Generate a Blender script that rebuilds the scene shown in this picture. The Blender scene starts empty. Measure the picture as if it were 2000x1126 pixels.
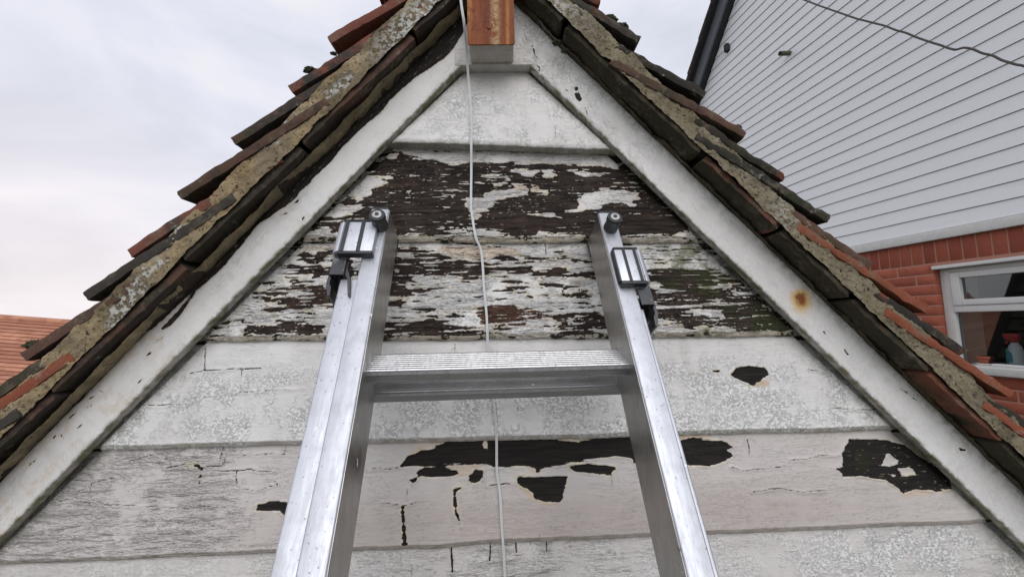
import bpy, bmesh, math, random
import numpy as np
from mathutils import Matrix, Vector, noise as mn
random.seed(7); rng = np.random.default_rng(7)
sc = bpy.context.scene
COL = sc.collection

# ------------------------------------------------------------------ camera
F_PX = 740.0
PITCH, YAW, ROLL = 0.09157360, 0.02314077, -0.02322065
CAM = np.array([0.00489319, -0.62101655, 0.0])
def basis(p, y, r):
    cy, sy, cp, sp = math.cos(y), math.sin(y), math.cos(p), math.sin(p)
    F = np.array([sy*cp, cy*cp, sp]); R = np.array([cy, -sy, 0.0]); U = np.cross(R, F)
    return R*math.cos(r)+U*math.sin(r), F, -R*math.sin(r)+U*math.cos(r)
CR, CF, CU = basis(PITCH, YAW, ROLL)
cam = bpy.data.objects.new('camera', bpy.data.cameras.new('camera'))
COL.objects.link(cam)
m = Matrix.Identity(4)
for i in range(3):
    m[i][0], m[i][1], m[i][2], m[i][3] = CR[i], CU[i], -CF[i], CAM[i]
cam.matrix_world = m
cam.data.sensor_width = 36.0; cam.data.sensor_fit = 'HORIZONTAL'
cam.data.lens = 36.0*F_PX/2000.0
cam.data.clip_start = 0.02; cam.data.clip_end = 600.0
sc.camera = cam

# ------------------------------------------------------------------ sky, sun, exposure
SUN_EL, SUN_AZ = math.radians(36), math.radians(172)      # azimuth measured clockwise from +Y
world = bpy.data.worlds.new('World'); sc.world = world
world.use_nodes = True
wt = world.node_tree; wt.nodes.clear()
def wn(t, **k):
    n = wt.nodes.new(t)
    for a, b in k.items(): setattr(n, a, b)
    return n
w_out = wn('ShaderNodeOutputWorld'); w_bg = wn('ShaderNodeBackground')
w_sky = wn('ShaderNodeTexSky', sky_type='NISHITA', sun_disc=False)
w_sky.sun_elevation = SUN_EL; w_sky.sun_rotation = SUN_AZ
w_tc = wn('ShaderNodeTexCoord')
w_map = wn('ShaderNodeMapping'); w_map.inputs['Scale'].default_value = (1.0, 1.0, 2.4)
w_n1 = wn('ShaderNodeTexNoise'); w_n1.inputs['Scale'].default_value = 2.3; w_n1.inputs['Detail'].default_value = 6; w_n1.inputs['Roughness'].default_value = .55; w_n1.inputs['Distortion'].default_value = .5
w_ramp = wn('ShaderNodeValToRGB')
e = w_ramp.color_ramp.elements
e[0].position = .30; e[0].color = (6.35, 6.65, 7.5, 1)
e[1].position = .72; e[1].color = (9.1, 8.8, 9.0, 1)
x_ = w_ramp.color_ramp.elements.new(.5); x_.color = (7.55, 7.75, 8.65, 1)
w_mix = wn('ShaderNodeMix', data_type='RGBA'); w_mix.inputs[0].default_value = .94
wl = wt.links.new
wl(w_tc.outputs['Generated'], w_map.inputs['Vector']); wl(w_map.outputs[0], w_n1.inputs['Vector'])
wl(w_n1.outputs['Fac'], w_ramp.inputs[0])
wl(w_sky.outputs[0], w_mix.inputs[6]); wl(w_ramp.outputs[0], w_mix.inputs[7])
w_dot = wn('ShaderNodeVectorMath', operation='DOT_PRODUCT'); wl(w_tc.outputs['Generated'], w_dot.inputs[0])
w_dot.inputs[1].default_value = (-.757, .651, .06)           # where the hidden sun thins the cloud, low on the left
w_pow = wn('ShaderNodeMath', operation='POWER', use_clamp=True); wl(w_dot.outputs['Value'], w_pow.inputs[0]); w_pow.inputs[1].default_value = 26
w_add = wn('ShaderNodeMix', data_type='RGBA', blend_type='ADD'); wl(w_pow.outputs[0], w_add.inputs[0]); wl(w_mix.outputs[2], w_add.inputs[6]); w_add.inputs[7].default_value = (1.5, .7, .1, 1)
wl(w_add.outputs[2], w_bg.inputs[0]); w_bg.inputs[1].default_value = .10
wl(w_bg.outputs[0], w_out.inputs[0])
sun = bpy.data.objects.new('sun', bpy.data.lights.new('sun', 'SUN'))
sun.data.energy = 1.5; sun.data.angle = math.radians(50); sun.data.color = (1.0, .985, .96)
sd = Vector((math.sin(SUN_AZ)*math.cos(SUN_EL), math.cos(SUN_AZ)*math.cos(SUN_EL), math.sin(SUN_EL)))
sun.rotation_euler = sd.to_track_quat('Z', 'Y').to_euler()
sun.location = sd*30; COL.objects.link(sun)
vs = sc.view_settings
vs.view_transform = 'Standard'; vs.look = 'None'; vs.gamma = 1.0; vs.use_curve_mapping = False
vs.exposure = 0.12

# ------------------------------------------------------------------ helpers
def ray(px):
    return (px[0]-1000.0)/F_PX*CR + (563.0-px[1])/F_PX*CU + CF
def at_y(px, y):
    d = ray(px); return CAM + d*((y-CAM[1])/d[1])
def at_plane(px, P0, n):
    d = ray(px); return CAM + d*(np.dot(P0-CAM, n)/np.dot(d, n))
def tagobj(o, label=None, cat=None, group=None, kind=None):
    if label: o['label'] = label
    if cat: o['category'] = cat
    if group: o['group'] = group
    if kind: o['kind'] = kind
    return o
def empty(name, loc):
    o = bpy.data.objects.new(name, None); COL.objects.link(o); o.location = loc; o.empty_display_size = .1
    return o
def root_loc(o):
    return o.location.copy() if o.parent is None else root_loc(o.parent)
def attach(o, parent):
    """vertices of every part are in world metres: keep the part where it is under its parent"""
    if parent is not None:
        o.parent = parent
        if parent.parent is None and parent.type == 'EMPTY':
            o.matrix_parent_inverse = Matrix.Translation(-parent.location)
def mesh_obj(name, verts, faces, mat=None, parent=None, smooth=False):
    me = bpy.data.meshes.new(name)
    me.from_pydata([tuple(map(float, v)) for v in verts], [], faces); me.update()
    if mat: me.materials.append(mat)
    if smooth: me.polygons.foreach_set('use_smooth', [True]*len(me.polygons))
    o = bpy.data.objects.new(name, me); COL.objects.link(o); attach(o, parent)
    return o
def grid_obj(name, P, mat, parent=None, attrs=None, flip=False, smooth=True):
    """P: (rows, cols, 3) array -> fast quad grid with float attributes"""
    r, c = P.shape[:2]
    me = bpy.data.meshes.new(name)
    me.vertices.add(r*c); me.vertices.foreach_set('co', P.reshape(-1).astype(np.float32))
    idx = np.arange(r*c).reshape(r, c)
    q = np.stack([idx[:-1, :-1], idx[:-1, 1:], idx[1:, 1:], idx[1:, :-1]], -1).reshape(-1, 4)
    if flip: q = q[:, ::-1]
    nq = len(q)
    me.loops.add(nq*4); me.loops.foreach_set('vertex_index', q.reshape(-1).astype(np.int32))
    me.polygons.add(nq); me.polygons.foreach_set('loop_start', np.arange(0, nq*4, 4, dtype=np.int32))
    me.polygons.foreach_set('use_smooth', np.full(nq, smooth))
    me.update(calc_edges=True)
    for k, a in (attrs or {}).items():
        at = me.attributes.new(k, 'FLOAT', 'POINT'); at.data.foreach_set('value', a.reshape(-1).astype(np.float32))
    me.materials.append(mat)
    o = bpy.data.objects.new(name, me); COL.objects.link(o); attach(o, parent)
    return o
def box_geo(o, ex, ey, ez, lx, ly, lz):
    """box spanned from o by axes ex,ey,ez (ranges lx,ly,lz) -> verts, faces"""
    v = [o+ex*x+ey*y+ez*z for z in lz for y in ly for x in lx]
    f = [(0, 2, 3, 1), (4, 5, 7, 6), (0, 1, 5, 4), (2, 6, 7, 3), (0, 4, 6, 2), (1, 3, 7, 5)]
    return v, f
def bevel_mesh(o, w, seg=2):
    bm = bmesh.new(); bm.from_mesh(o.data)
    bmesh.ops.recalc_face_normals(bm, faces=bm.faces)
    bmesh.ops.bevel(bm, geom=list(bm.edges), offset=w, segments=seg, affect='EDGES', profile=.6)
    bm.to_mesh(o.data); bm.free()
    o.data.polygons.foreach_set('use_smooth', [True]*len(o.data.polygons))
    return o
def fix_normals(o):
    bm = bmesh.new(); bm.from_mesh(o.data); bmesh.ops.recalc_face_normals(bm, faces=bm.faces); bm.to_mesh(o.data); bm.free(); return o
def box_obj(name, o, ex, ey, ez, lx, ly, lz, mat, parent=None, bevel=0.0, seg=2):
    v, f = box_geo(np.asarray(o, float), ex, ey, ez, lx, ly, lz)
    ob = mesh_obj(name, v, f, mat, parent)
    if bevel: bevel_mesh(ob, bevel, seg)
    else: fix_normals(ob)
    return ob
def prism_obj(name, poly, o, ex, ey, ez, z0, z1, mat, parent=None, bevel=0.0):
    o = np.asarray(o, float); n = len(poly)
    v = [o+ex*p[0]+ey*p[1]+ez*z0 for p in poly]+[o+ex*p[0]+ey*p[1]+ez*z1 for p in poly]
    f = [tuple(range(n))[::-1], tuple(range(n, 2*n))]+[(i, (i+1) % n, n+(i+1) % n, n+i) for i in range(n)]
    ob = mesh_obj(name, v, f, mat, parent)
    if bevel: bevel_mesh(ob, bevel, 2)
    else: fix_normals(ob)
    return ob
def lathe_obj(name, prof, o, ax, mat, parent=None, seg=28, sx=1.0):
    """prof: (radius, height) along axis ax from o"""
    ax = np.asarray(ax, float)/np.linalg.norm(ax); t = np.array([1.0, 0, 0]) if abs(ax[0]) < .8 else np.array([0, 1.0, 0])
    u = np.cross(ax, t); u /= np.linalg.norm(u); w = np.cross(ax, u)
    v = []; f = []
    for r, h in prof:
        for k in range(seg):
            a = 2*math.pi*k/seg; v.append(np.asarray(o)+ax*h+(u*math.cos(a)*sx+w*math.sin(a))*r)
    for i in range(len(prof)-1):
        for k in range(seg):
            f.append((i*seg+k, i*seg+(k+1) % seg, (i+1)*seg+(k+1) % seg, (i+1)*seg+k))
    f.append(tuple(range(seg))[::-1]); f.append(tuple(range((len(prof)-1)*seg, len(prof)*seg)))
    ob = mesh_obj(name, v, f, mat, parent); fix_normals(ob)
    ob.data.polygons.foreach_set('use_smooth', [len(p.vertices) == 4 for p in ob.data.polygons])
    return ob
def tube_obj(name, pts, r, mat, parent=None, seg=8, twin=False):
    pts = [np.asarray(p, float) for p in pts]
    # smooth the path (Catmull-Rom)
    P = []
    for i in range(len(pts)-1):
        p0, p1, p2, p3 = pts[max(i-1, 0)], pts[i], pts[i+1], pts[min(i+2, len(pts)-1)]
        for t in np.linspace(0, 1, 6, endpoint=False):
            P.append(.5*((2*p1)+(-p0+p2)*t+(2*p0-5*p1+4*p2-p3)*t*t+(-p0+3*p1-3*p2+p3)*t**3))
    P.append(pts[-1])
    offs = [np.zeros(3)] if not twin else [np.array([-r*.95, 0, 0]), np.array([r*.95, 0, 0])]
    v = []; f = []
    for of in offs:
        b = len(v)
        for i, p in enumerate(P):
            d = P[min(i+1, len(P)-1)]-P[max(i-1, 0)]; d /= np.linalg.norm(d)
            u = np.cross(d, [0, 1.0, .01]); u /= np.linalg.norm(u); w = np.cross(d, u)
            for k in range(seg):
                a = 2*math.pi*k/seg; v.append(p+of+(u*math.cos(a)+w*math.sin(a))*r)
        for i in range(len(P)-1):
            for k in range(seg):
                f.append((b+i*seg+k, b+i*seg+(k+1) % seg, b+(i+1)*seg+(k+1) % seg, b+(i+1)*seg+k))
    ob = mesh_obj(name, v, f, mat, parent); fix_normals(ob)
    ob.data.polygons.foreach_set('use_smooth', [True]*len(ob.data.polygons))
    return ob

# numpy noise ----------------------------------------------------------
LAT = rng.random((256, 256)).astype(np.float64)
def vnoise(x, y):
    xi = np.floor(x).astype(int); yi = np.floor(y).astype(int); fx = x-xi; fy = y-yi
    fx = fx*fx*(3-2*fx); fy = fy*fy*(3-2*fy)
    a = LAT[xi & 255, yi & 255]; b = LAT[(xi+1) & 255, yi & 255]; c = LAT[xi & 255, (yi+1) & 255]; d = LAT[(xi+1) & 255, (yi+1) & 255]
    return (a*(1-fx)+b*fx)*(1-fy)+(c*(1-fx)+d*fx)*fy
def fbm(x, y, o=4):
    s = 0; a = .5; t = 0
    for i in range(o):
        s = s+a*vnoise(x+17.3*i, y+31.7*i); t += a; a *= .52; x = x*2.03; y = y*2.03
    return s/t*2-1
def sstep(a, b, x):
    t = np.clip((x-a)/(b-a), 0, 1); return t*t*(3-2*t)
def poly_sd(px, py, poly, margin=.03):
    """signed distance, positive inside, metres"""
    out = np.full(px.shape, -margin)
    poly = np.asarray(poly, float)
    x0, y0 = poly.min(0)-margin; x1, y1 = poly.max(0)+margin
    m_ = (px > x0) & (px < x1) & (py > y0) & (py < y1)
    if not m_.any(): return out
    X = px[m_]; Y = py[m_]; d = np.full(X.shape, 1e9); ins = np.zeros(X.shape, bool)
    n = len(poly)
    for i in range(n):
        ax, ay = poly[i]; bx, by = poly[(i+1) % n]
        ex, ey = bx-ax, by-ay; L = ex*ex+ey*ey+1e-12
        t = np.clip(((X-ax)*ex+(Y-ay)*ey)/L, 0, 1)
        d = np.minimum(d, (X-ax-t*ex)**2+(Y-ay-t*ey)**2)
        if ay != by:
            c = ((ay > Y) != (by > Y)) & (X < (bx-ax)*(Y-ay)/(by-ay)+ax)
            ins ^= c
    d = np.sqrt(d)
    out[m_] = np.where(ins, d, -np.minimum(d, margin))
    return out

SLOPE = 0.8186347
# ------------------------------------------------------------------ node helper
class M:
    def __init__(s, name):
        s.m = bpy.data.materials.new(name); s.m.use_nodes = True; s.t = s.m.node_tree
        s.b = s.t.nodes['Principled BSDF']; s.out = s.t.nodes['Material Output']
    def n(s, typ, ins=None, out=0, **k):
        nd = s.t.nodes.new(typ)
        for a, b in k.items(): setattr(nd, a, b)
        for a, b in (ins or {}).items(): s.set(nd.inputs[a], b)
        return nd.outputs[out]
    def set(s, sock, v):
        if isinstance(v, bpy.types.NodeSocket): s.t.links.new(v, sock)
        elif isinstance(v, (tuple, list)) and sock.type == 'RGBA' and len(v) == 3: sock.default_value = (*v, 1)
        else: sock.default_value = v
    def p(s, **k):
        for a, b in k.items(): s.set(s.b.inputs[a.replace('_', ' ')], b)
        return s
    def attr(s, name): return s.n('ShaderNodeAttribute', out=2, attribute_name=name)
    def obj(s): return s.n('ShaderNodeTexCoord', out=3)
    def rnd(s): return s.n('ShaderNodeObjectInfo', out=5)
    def mapv(s, v, sc=(1, 1, 1), loc=(0, 0, 0)): return s.n('ShaderNodeMapping', {'Vector': v, 'Scale': sc, 'Location': loc})
    def math(s, op, a, b=0.0, clamp=False): return s.n('ShaderNodeMath', {0: a, 1: b}, operation=op, use_clamp=clamp)
    def vmath(s, op, a, b): return s.n('ShaderNodeVectorMath', {0: a, 1: b}, operation=op)
    def noise(s, v, sc, d=4, r=.55, dist=0.0, col=False): return s.n('ShaderNodeTexNoise', {'Vector': v, 'Scale': sc, 'Detail': d, 'Roughness': r, 'Distortion': dist}, out=1 if col else 0)
    def vor(s, v, sc, feature='DISTANCE_TO_EDGE', rand=1.0): return s.n('ShaderNodeTexVoronoi', {'Vector': v, 'Scale': sc, 'Randomness': rand}, feature=feature)
    def rng(s, x, a, b, c=0.0, d=1.0): return s.n('ShaderNodeMapRange', {0: x, 1: a, 2: b, 3: c, 4: d}, interpolation_type='SMOOTHSTEP')
    def mix(s, f, a, b, blend='MIX'): 
        nd = s.t.nodes.new('ShaderNodeMix'); nd.data_type = 'RGBA'; nd.blend_type = blend
        s.set(nd.inputs[0], f); s.set(nd.inputs[6], a); s.set(nd.inputs[7], b); return nd.outputs[2]
    def bump(s, h, dist, st=1.0, nrm=None):
        i = {'Height': h, 'Distance': dist, 'Strength': st}
        if nrm is not None: i['Normal'] = nrm
        return s.n('ShaderNodeBump', i)

def flat_mat(name, col, rough=.6, metal=0.0, var=.12, scale=30.0, bump=.0004):
    k = M(name); v = k.obj()
    f = k.noise(v, scale, 5)
    c = k.mix(f, tuple(x*(1-var) for x in col), tuple(min(1, x*(1+var)) for x in col))
    k.p(Base_Color=c, Roughness=k.rng(f, .2, .8, max(0, rough-.08), min(1, rough+.08)), Metallic=metal)
    if bump: k.p(Normal=k.bump(k.noise(v, scale*6, 4), bump, .6))
    return k.m

def make_paint(name='flaking_white_paint', rot=0.0, grain=1.0):
    """old white oil paint on softwood; which parts are bare is carried by the boards' own attributes"""
    k = M(name); v = k.n('ShaderNodeMapping', {'Vector': k.obj(), 'Rotation': (0, rot, 0)})
    bare = k.attr('bare'); tone = k.attr('tone'); worm = k.attr('worm'); crk = k.attr('crack'); tint = k.attr('tint'); alg = k.attr('algae'); rust = k.attr('rust')
    long = k.mapv(v, (18, 1, 150)); fine = k.mapv(v, (60, 1, 420))
    jit = k.math('MULTIPLY', k.math('SUBTRACT', k.noise(k.mapv(v, (220, 1, 420)), 1.0, 3), .5), 2.2)
    bj = k.math('ADD', bare, jit)
    mask = k.rng(bj, -.35, .35)
    # paint film
    blotch = k.noise(v, 7.0, 5, .6); fineb = k.noise(v, 60.0, 4, .6)
    pc = k.mix(k.rng(blotch, .25, .75), (.66, .65, .64), (.76, .75, .735))
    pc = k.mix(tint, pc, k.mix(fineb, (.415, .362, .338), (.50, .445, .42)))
    gr_ = k.noise(k.mapv(v, (26, 1, 520)), 1.0, 4, .65)
    pc = k.mix(k.math('MULTIPLY', k.rng(gr_, .50, .68), .20*grain), pc, (.36, .34, .32))
    # chalky worm-like flaking: a top film lifting off a greyer undercoat
    wn1 = k.noise(k.mapv(v, (1, 1, 1.25)), 235.0, 3, .6, .5); wbig = k.noise(v, 26.0, 3, .6)
    wmask = k.math('MULTIPLY', worm, k.rng(wbig, .38, .56))
    film = k.rng(wn1, .46, .52)
    wl_ = k.math('ABSOLUTE', k.math('SUBTRACT', wn1, .46)); wl_ = k.math('SUBTRACT', 1.0, k.rng(wl_, .0, .03))
    gaps = k.rng(k.noise(v, 90.0, 2), .45, .6)
    wl_ = k.math('MULTIPLY', wl_, gaps)
    wc = k.mix(film, (.47, .465, .455), (.76, .755, .745))
    wc = k.mix(k.math('MULTIPLY', wl_, .9), wc, (.07, .065, .06))
    pc = k.mix(k.math('MULTIPLY', wmask, .85), pc, wc)
    # horizontal scales: a terraced height with one-sided lips, and thin dark splits along the lips
    nv = k.noise(k.mapv(v, (17, 1, 78)), 1.0, 5, .62, .35)
    saw = k.math('FRACT', k.math('MULTIPLY', nv, 12.0))
    cbreak = k.rng(k.noise(v, 24.0, 4, .6), .36, .54)
    amt = k.math('MULTIPLY', crk, cbreak)
    cr = k.math('MULTIPLY', k.math('SUBTRACT', 1.0, k.rng(saw, .0, .085)), amt)
    dv = k.vmath('ADD', k.mapv(v, (30, 1, 120)), k.n('ShaderNodeVectorMath', {0: k.noise(v, 60.0, 3, .6, 0, True), 3: 1.1}, operation='SCALE'))
    hair = k.math('MULTIPLY', k.math('MULTIPLY', k.math('SUBTRACT', 1.0, k.rng(k.vor(dv, 1.0), .006, .03)), crk), k.rng(k.noise(v, 30.0, 3), .48, .62))
    cr = k.math('MAXIMUM', cr, k.math('MULTIPLY', hair, .65))
    pc = k.mix(k.math('MULTIPLY', cr, .66), pc, (.085, .072, .06))
    pc = k.mix(k.math('MULTIPLY', k.math('MULTIPLY', k.rng(saw, .55, 1.0), amt), .35), pc, (.74, .73, .71))
    # cream primer and yellowing close to bare wood
    near = k.math('MULTIPLY', k.rng(k.attr('halo'), -5.0, -.3), k.rng(k.noise(k.mapv(v, (20, 1, 60)), 1.0, 4), .42, .60))
    pc = k.mix(k.math('MULTIPLY', near, .8), pc, k.mix(fineb, (.60, .52, .37), (.66, .60, .47)))
    prim = k.attr('primer'); pc = k.mix(prim, pc, k.mix(fineb, (.52, .40, .29), (.60, .48, .36)))
    # dirt specks and runs
    dirt = k.rng(k.noise(k.mapv(v, (1, 1, .35)), 19.0, 6, .7), .52, .80)
    pc = k.mix(k.math('MULTIPLY', dirt, .34), pc, (.30, .275, .235))
    speck = k.rng(k.noise(v, 330.0, 2), .70, .76); pc = k.mix(k.math('MULTIPLY', speck, .55), pc, (.12, .10, .08))
    pc = k.mix(k.math('MULTIPLY', alg, k.rng(k.noise(v, 55.0, 5, .65), .40, .60)), pc, (.17, .17, .085))
    pc = k.mix(k.rng(rust, .05, .55), pc, (.62, .43, .20)); pc = k.mix(k.rng(rust, .45, .95), pc, (.24, .075, .02))
    # weathered wood
    g1 = k.noise(long, 1.0, 6, .62, .4); g2 = k.noise(fine, 1.0, 4, .6)
    wd = k.mix(k.rng(g1, .35, .68), (.007, .006, .0055), (.040, .027, .021))
    g3 = k.noise(k.mapv(v, (11, 1, 560)), 1.0, 4, .65, .3)
    wd = k.mix(k.math('MULTIPLY', k.rng(g3, .52, .70), .75), wd, (.088, .072, .062))
    wd = k.mix(k.math('MULTIPLY', k.rng(g3, .47, .36), .8), wd, (.005, .0045, .004))
    wd = k.mix(k.math('MULTIPLY', tone, .9), wd, k.mix(k.rng(g1, .3, .7), (.050, .022, .014), (.135, .066, .043)))
    wd = k.mix(k.math('MULTIPLY', k.math('MULTIPLY', k.rng(g2, .60, .72), k.attr('bits')), .62), wd, (.22, .19, .165))
    wd = k.mix(k.math('MULTIPLY', alg, k.rng(k.noise(v, 24.0, 4), .4, .62)), wd, (.045, .055, .018))
    wd = k.mix(k.math('MULTIPLY', k.attr('rot'), .68), wd, (.006, .005, .0045))
    bits = k.math('MULTIPLY', k.rng(k.noise(k.mapv(v, (85, 1, 330)), 1.0, 3), .63, .65), k.attr('bits'))
    wd = k.mix(bits, wd, (.58, .54, .46))
    col = k.mix(mask, pc, wd)
    rough = k.rng(mask, 0, 1, .52, .82)
    # relief
    h = k.math('MULTIPLY', k.math('SUBTRACT', 1.0, mask), .9)
    h = k.math('ADD', k.math('SUBTRACT', h, k.math('MULTIPLY', cr, .5)), k.math('MULTIPLY', k.math('MULTIPLY', saw, amt), 2.0))
    h = k.math('ADD', h, k.math('MULTIPLY', k.math('MULTIPLY', film, wmask), .45))
    h = k.math('ADD', h, k.math('MULTIPLY', k.noise(long, 1.0, 5, .6), .5))
    h = k.math('ADD', h, k.math('MULTIPLY', k.math('ADD', g2, g3), k.rng(mask, 0, 1, .16, .8)))
    h = k.math('ADD', h, k.math('MULTIPLY', bits, .5))
    k.p(Base_Color=col, Roughness=rough, Normal=k.bump(h, .0011, .9), Specular_IOR_Level=.35)
    return k.m
PAINT = make_paint(); PAINT_B = {-1: make_paint('barge_paint_rising', SLOPE, .45), 1: make_paint('barge_paint_falling', -SLOPE, .45)}

def make_tile(name, red, dark, red_amt=.5, moss=.3, lichen=.3, edge_red=.0):
    k = M(name); v = k.obj(); r = k.rnd()
    vv = k.vmath('ADD', v, k.n('ShaderNodeCombineXYZ', {0: k.math('MULTIPLY', r, 13.0), 1: k.math('MULTIPLY', r, 7.0), 2: r}))
    f1 = k.noise(vv, 22.0, 6, .65, .3); f2 = k.noise(vv, 110.0, 4, .65); 
    clay = k.mix(f2, tuple(c*.75 for c in red), tuple(c*1.2 for c in red))
    soot = k.mix(f2, tuple(c*.6 for c in dark), tuple(c*1.5 for c in dark))
    bias = k.math('ADD', k.math('MULTIPLY', k.math('SUBTRACT', k.math('FRACT', k.math('MULTIPLY', r, 7.77)), 1.0-red_amt), .75), f1)
    bias = k.math('ADD', bias, k.math('MULTIPLY', k.attr('edge'), edge_red))
    c = k.mix(k.rng(bias, .38, .56), soot, clay)
    c = k.mix(k.math('MULTIPLY', k.rng(k.noise(vv, 14.0, 5, .6), .5, .66), moss), c, (.035, .042, .018))
    li = k.math('MULTIPLY', k.rng(k.noise(vv, 30.0, 5, .7), .60, .66), k.rng(f2, .42, .55))
    c = k.mix(k.math('MULTIPLY', li, lichen), c, (.42, .42, .38))
    sm = k.math('MULTIPLY', k.rng(k.noise(vv, 26.0, 6, .72), .50, .66), k.rng(f2, .35, .55)); c = k.mix(k.math('MULTIPLY', sm, .55), c, (.155, .130, .092))
    h = k.math('ADD', k.math('MULTIPLY', f2, .6), k.math('ADD', k.noise(vv, 420.0, 3), k.math('MULTIPLY', li, .6)))
    k.p(Base_Color=c, Roughness=.92, Normal=k.bump(h, .0012, 1.0), Specular_IOR_Level=.2)
    return k.m
T_TOP = make_tile('verge_tile_clay', (.185, .066, .045), (.046, .039, .034), .22, .35, .6)
T_TOPR = make_tile('verge_tile_mossy_clay', (.165, .055, .036), (.030, .026, .022), .30, .55, .45)
T_UND = make_tile('undercloak_clay', (.100, .056, .042), (.044, .034, .028), .30, .35, .25, .12)
T_UNDR = make_tile('undercloak_green_clay', (.17, .066, .044), (.046, .039, .027), .16, .75, .12, .24)
T_RED2 = make_tile('faded_red_clay', (.165, .062, .045), (.06, .045, .038), .70, .2, .4)
T_RED = make_tile('bare_red_clay', (.215, .068, .038), (.12, .045, .028), .95, .1, .2)

def make_mortar(name, a, b, dirty=.4):
    k = M(name); v = k.obj()
    f = k.noise(v, 34.0, 6, .7); g = k.noise(v, 380.0, 3, .7); big = k.noise(v, 9.0, 4)
    c = k.mix(k.rng(f, .3, .7), a, b)
    c = k.mix(k.math('MULTIPLY', k.rng(g, .55, .72), .65), c, tuple(x*.32 for x in a))
    c = k.mix(k.math('MULTIPLY', k.rng(g, .36, .28), .4), c, tuple(min(1, x*1.6) for x in b))
    c = k.mix(k.math('MULTIPLY', k.rng(big, .50, .66), dirty), c, (.060, .052, .036))
    c = k.mix(k.math('MULTIPLY', k.rng(k.noise(v, 14.0, 5, .65), .44, .62), .55), c, (.165, .140, .105))
    lm = k.attr('lichen'); ln = k.math('MULTIPLY', lm, k.rng(k.noise(v, 120.0, 4, .6), .45, .52))
    c = k.mix(ln, c, (.52, .51, .47))
    pit = k.rng(k.noise(v, 210.0, 3, .6), .60, .68); c = k.mix(k.math('MULTIPLY', pit, .6), c, tuple(x*.25 for x in a))
    h = k.math('ADD', k.math('MULTIPLY', k.math('SUBTRACT', g, pit), .9), k.math('ADD', f, k.math('MULTIPLY', ln, .6)))
    k.p(Base_Color=c, Roughness=.97, Normal=k.bump(h, .0028, 1.0), Specular_IOR_Level=.1)
    return k.m
MORT_L = make_mortar('tan_bedding_mortar', (.25, .185, .105), (.38, .30, .185), .62)
MORT_R = make_mortar('grey_bedding_mortar', (.165, .138, .088), (.29, .25, .175), .75)
MORT_G = make_mortar('mossy_joint_mortar', (.060, .054, .034), (.13, .115, .07), .7)
MORT_D = make_mortar('stained_mortar_fillet', (.27, .215, .13), (.42, .34, .22), .4)

def make_moss(name='moss'):
    k = M(name); v = k.obj(); f = k.noise(v, 160.0, 4, .7)
    k.p(Base_Color=k.mix(f, (.012, .014, .006), (.055, .060, .026)), Roughness=1.0, Normal=k.bump(f, .004, 1.0)); return k.m
MOSS = make_moss()

def make_alu(name, base, rough, streak=.12, brushed=True, dent=.0):
    k = M(name); v = k.obj()
    dirt = k.noise(v, 40.0, 6, .7); scr = k.noise(k.mapv(v, (260, 60, 22)), 1.0, 5, .7); spk = k.rng(k.noise(v, 260.0, 2, .5), .68, .74)
    c = k.mix(k.rng(dirt, .35, .8), base, tuple(x*.82 for x in base))
    c = k.mix(k.math('MULTIPLY', spk, .6), c, (.14, .13, .12))
    scr2 = k.rng(k.noise(k.n('ShaderNodeMapping', {'Vector': v, 'Rotation': (.3, .5, .2), 'Scale': (420, 420, 14)}), 1.0, 3, .6), .66, .70)
    c = k.mix(k.math('MULTIPLY', scr2, .45), c, (.30, .295, .29))
    chipm = k.rng(k.noise(v, 55.0, 5, .75), .68, .70); c = k.mix(k.math('MULTIPLY', chipm, .7), c, (.16, .15, .145))
    smear = k.math('MULTIPLY', k.rng(k.noise(v, 16.0, 4, .6), .58, .70), .35); c = k.mix(smear, c, (.42, .41, .41))
    paintdrip = k.rng(k.noise(v, 90.0, 3, .5), .735, .75); c = k.mix(paintdrip, c, (.82, .81, .79))
    k.p(Base_Color=c, Metallic=k.math('SUBTRACT', 1.0, k.math('MULTIPLY', paintdrip, .9)), Roughness=k.rng(scr, .3, .7, rough-.06, rough+.10), Normal=k.bump(k.math('ADD', scr, k.math('MULTIPLY', dirt, .6)), .00035, .5))
    return k.m
ALU = make_alu('worn_aluminium', (.60, .615, .655), .54)
ALU_R = make_alu('rung_aluminium', (.45, .45, .462), .38)
ALU_IN = make_alu('darker_aluminium', (.47, .46, .445), .36)
ALU_DK = make_alu('dark_anodised_steel', (.085, .086, .09), .36)
BLACK = flat_mat('black_plastic', (.022, .023, .026), .45, 0, .2, 60)
WOOD_DARK = flat_mat('dark_void', (.02, .018, .016), .9)

def make_rust():
    k = M('rusted_iron_plate'); v = k.obj()
    st = k.noise(k.mapv(v, (75, 75, 5)), 1.0, 5, .6, .3); f = k.noise(v, 70.0, 6, .7); sp = k.noise(v, 260.0, 3, .6)
    c = k.mix(k.rng(st, .25, .5), (.095, .026, .016), (.215, .064, .025))
    c = k.mix(k.math('MULTIPLY', k.rng(st, .52, .66), .8), c, (.42, .19, .055))
    xs = k.n('ShaderNodeSeparateXYZ', {0: v}, out=0)
    cen = k.math('SUBTRACT', 1.0, k.rng(k.math('ABSOLUTE', k.math('SUBTRACT', xs, .0015)), .000, .0120))
    c = k.mix(k.math('MULTIPLY', cen, k.math('MULTIPLY', k.rng(f, .35, .60), k.rng(st, .28, .62, .35, 1.0))), c, (.46, .36, .20))
    c = k.mix(k.math('MULTIPLY', k.rng(f, .52, .66), .7), c, (.115, .035, .022))
    c = k.mix(k.math('MULTIPLY', k.rng(sp, .66, .72), k.math('ADD', cen, .25)), c, (.60, .55, .45))
    k.p(Base_Color=c, Roughness=.78, Normal=k.bump(k.math('ADD', f, k.math('MULTIPLY', sp, .5)), .0014, .9), Specular_IOR_Level=.3)
    return k.m
RUST = make_rust()

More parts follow.
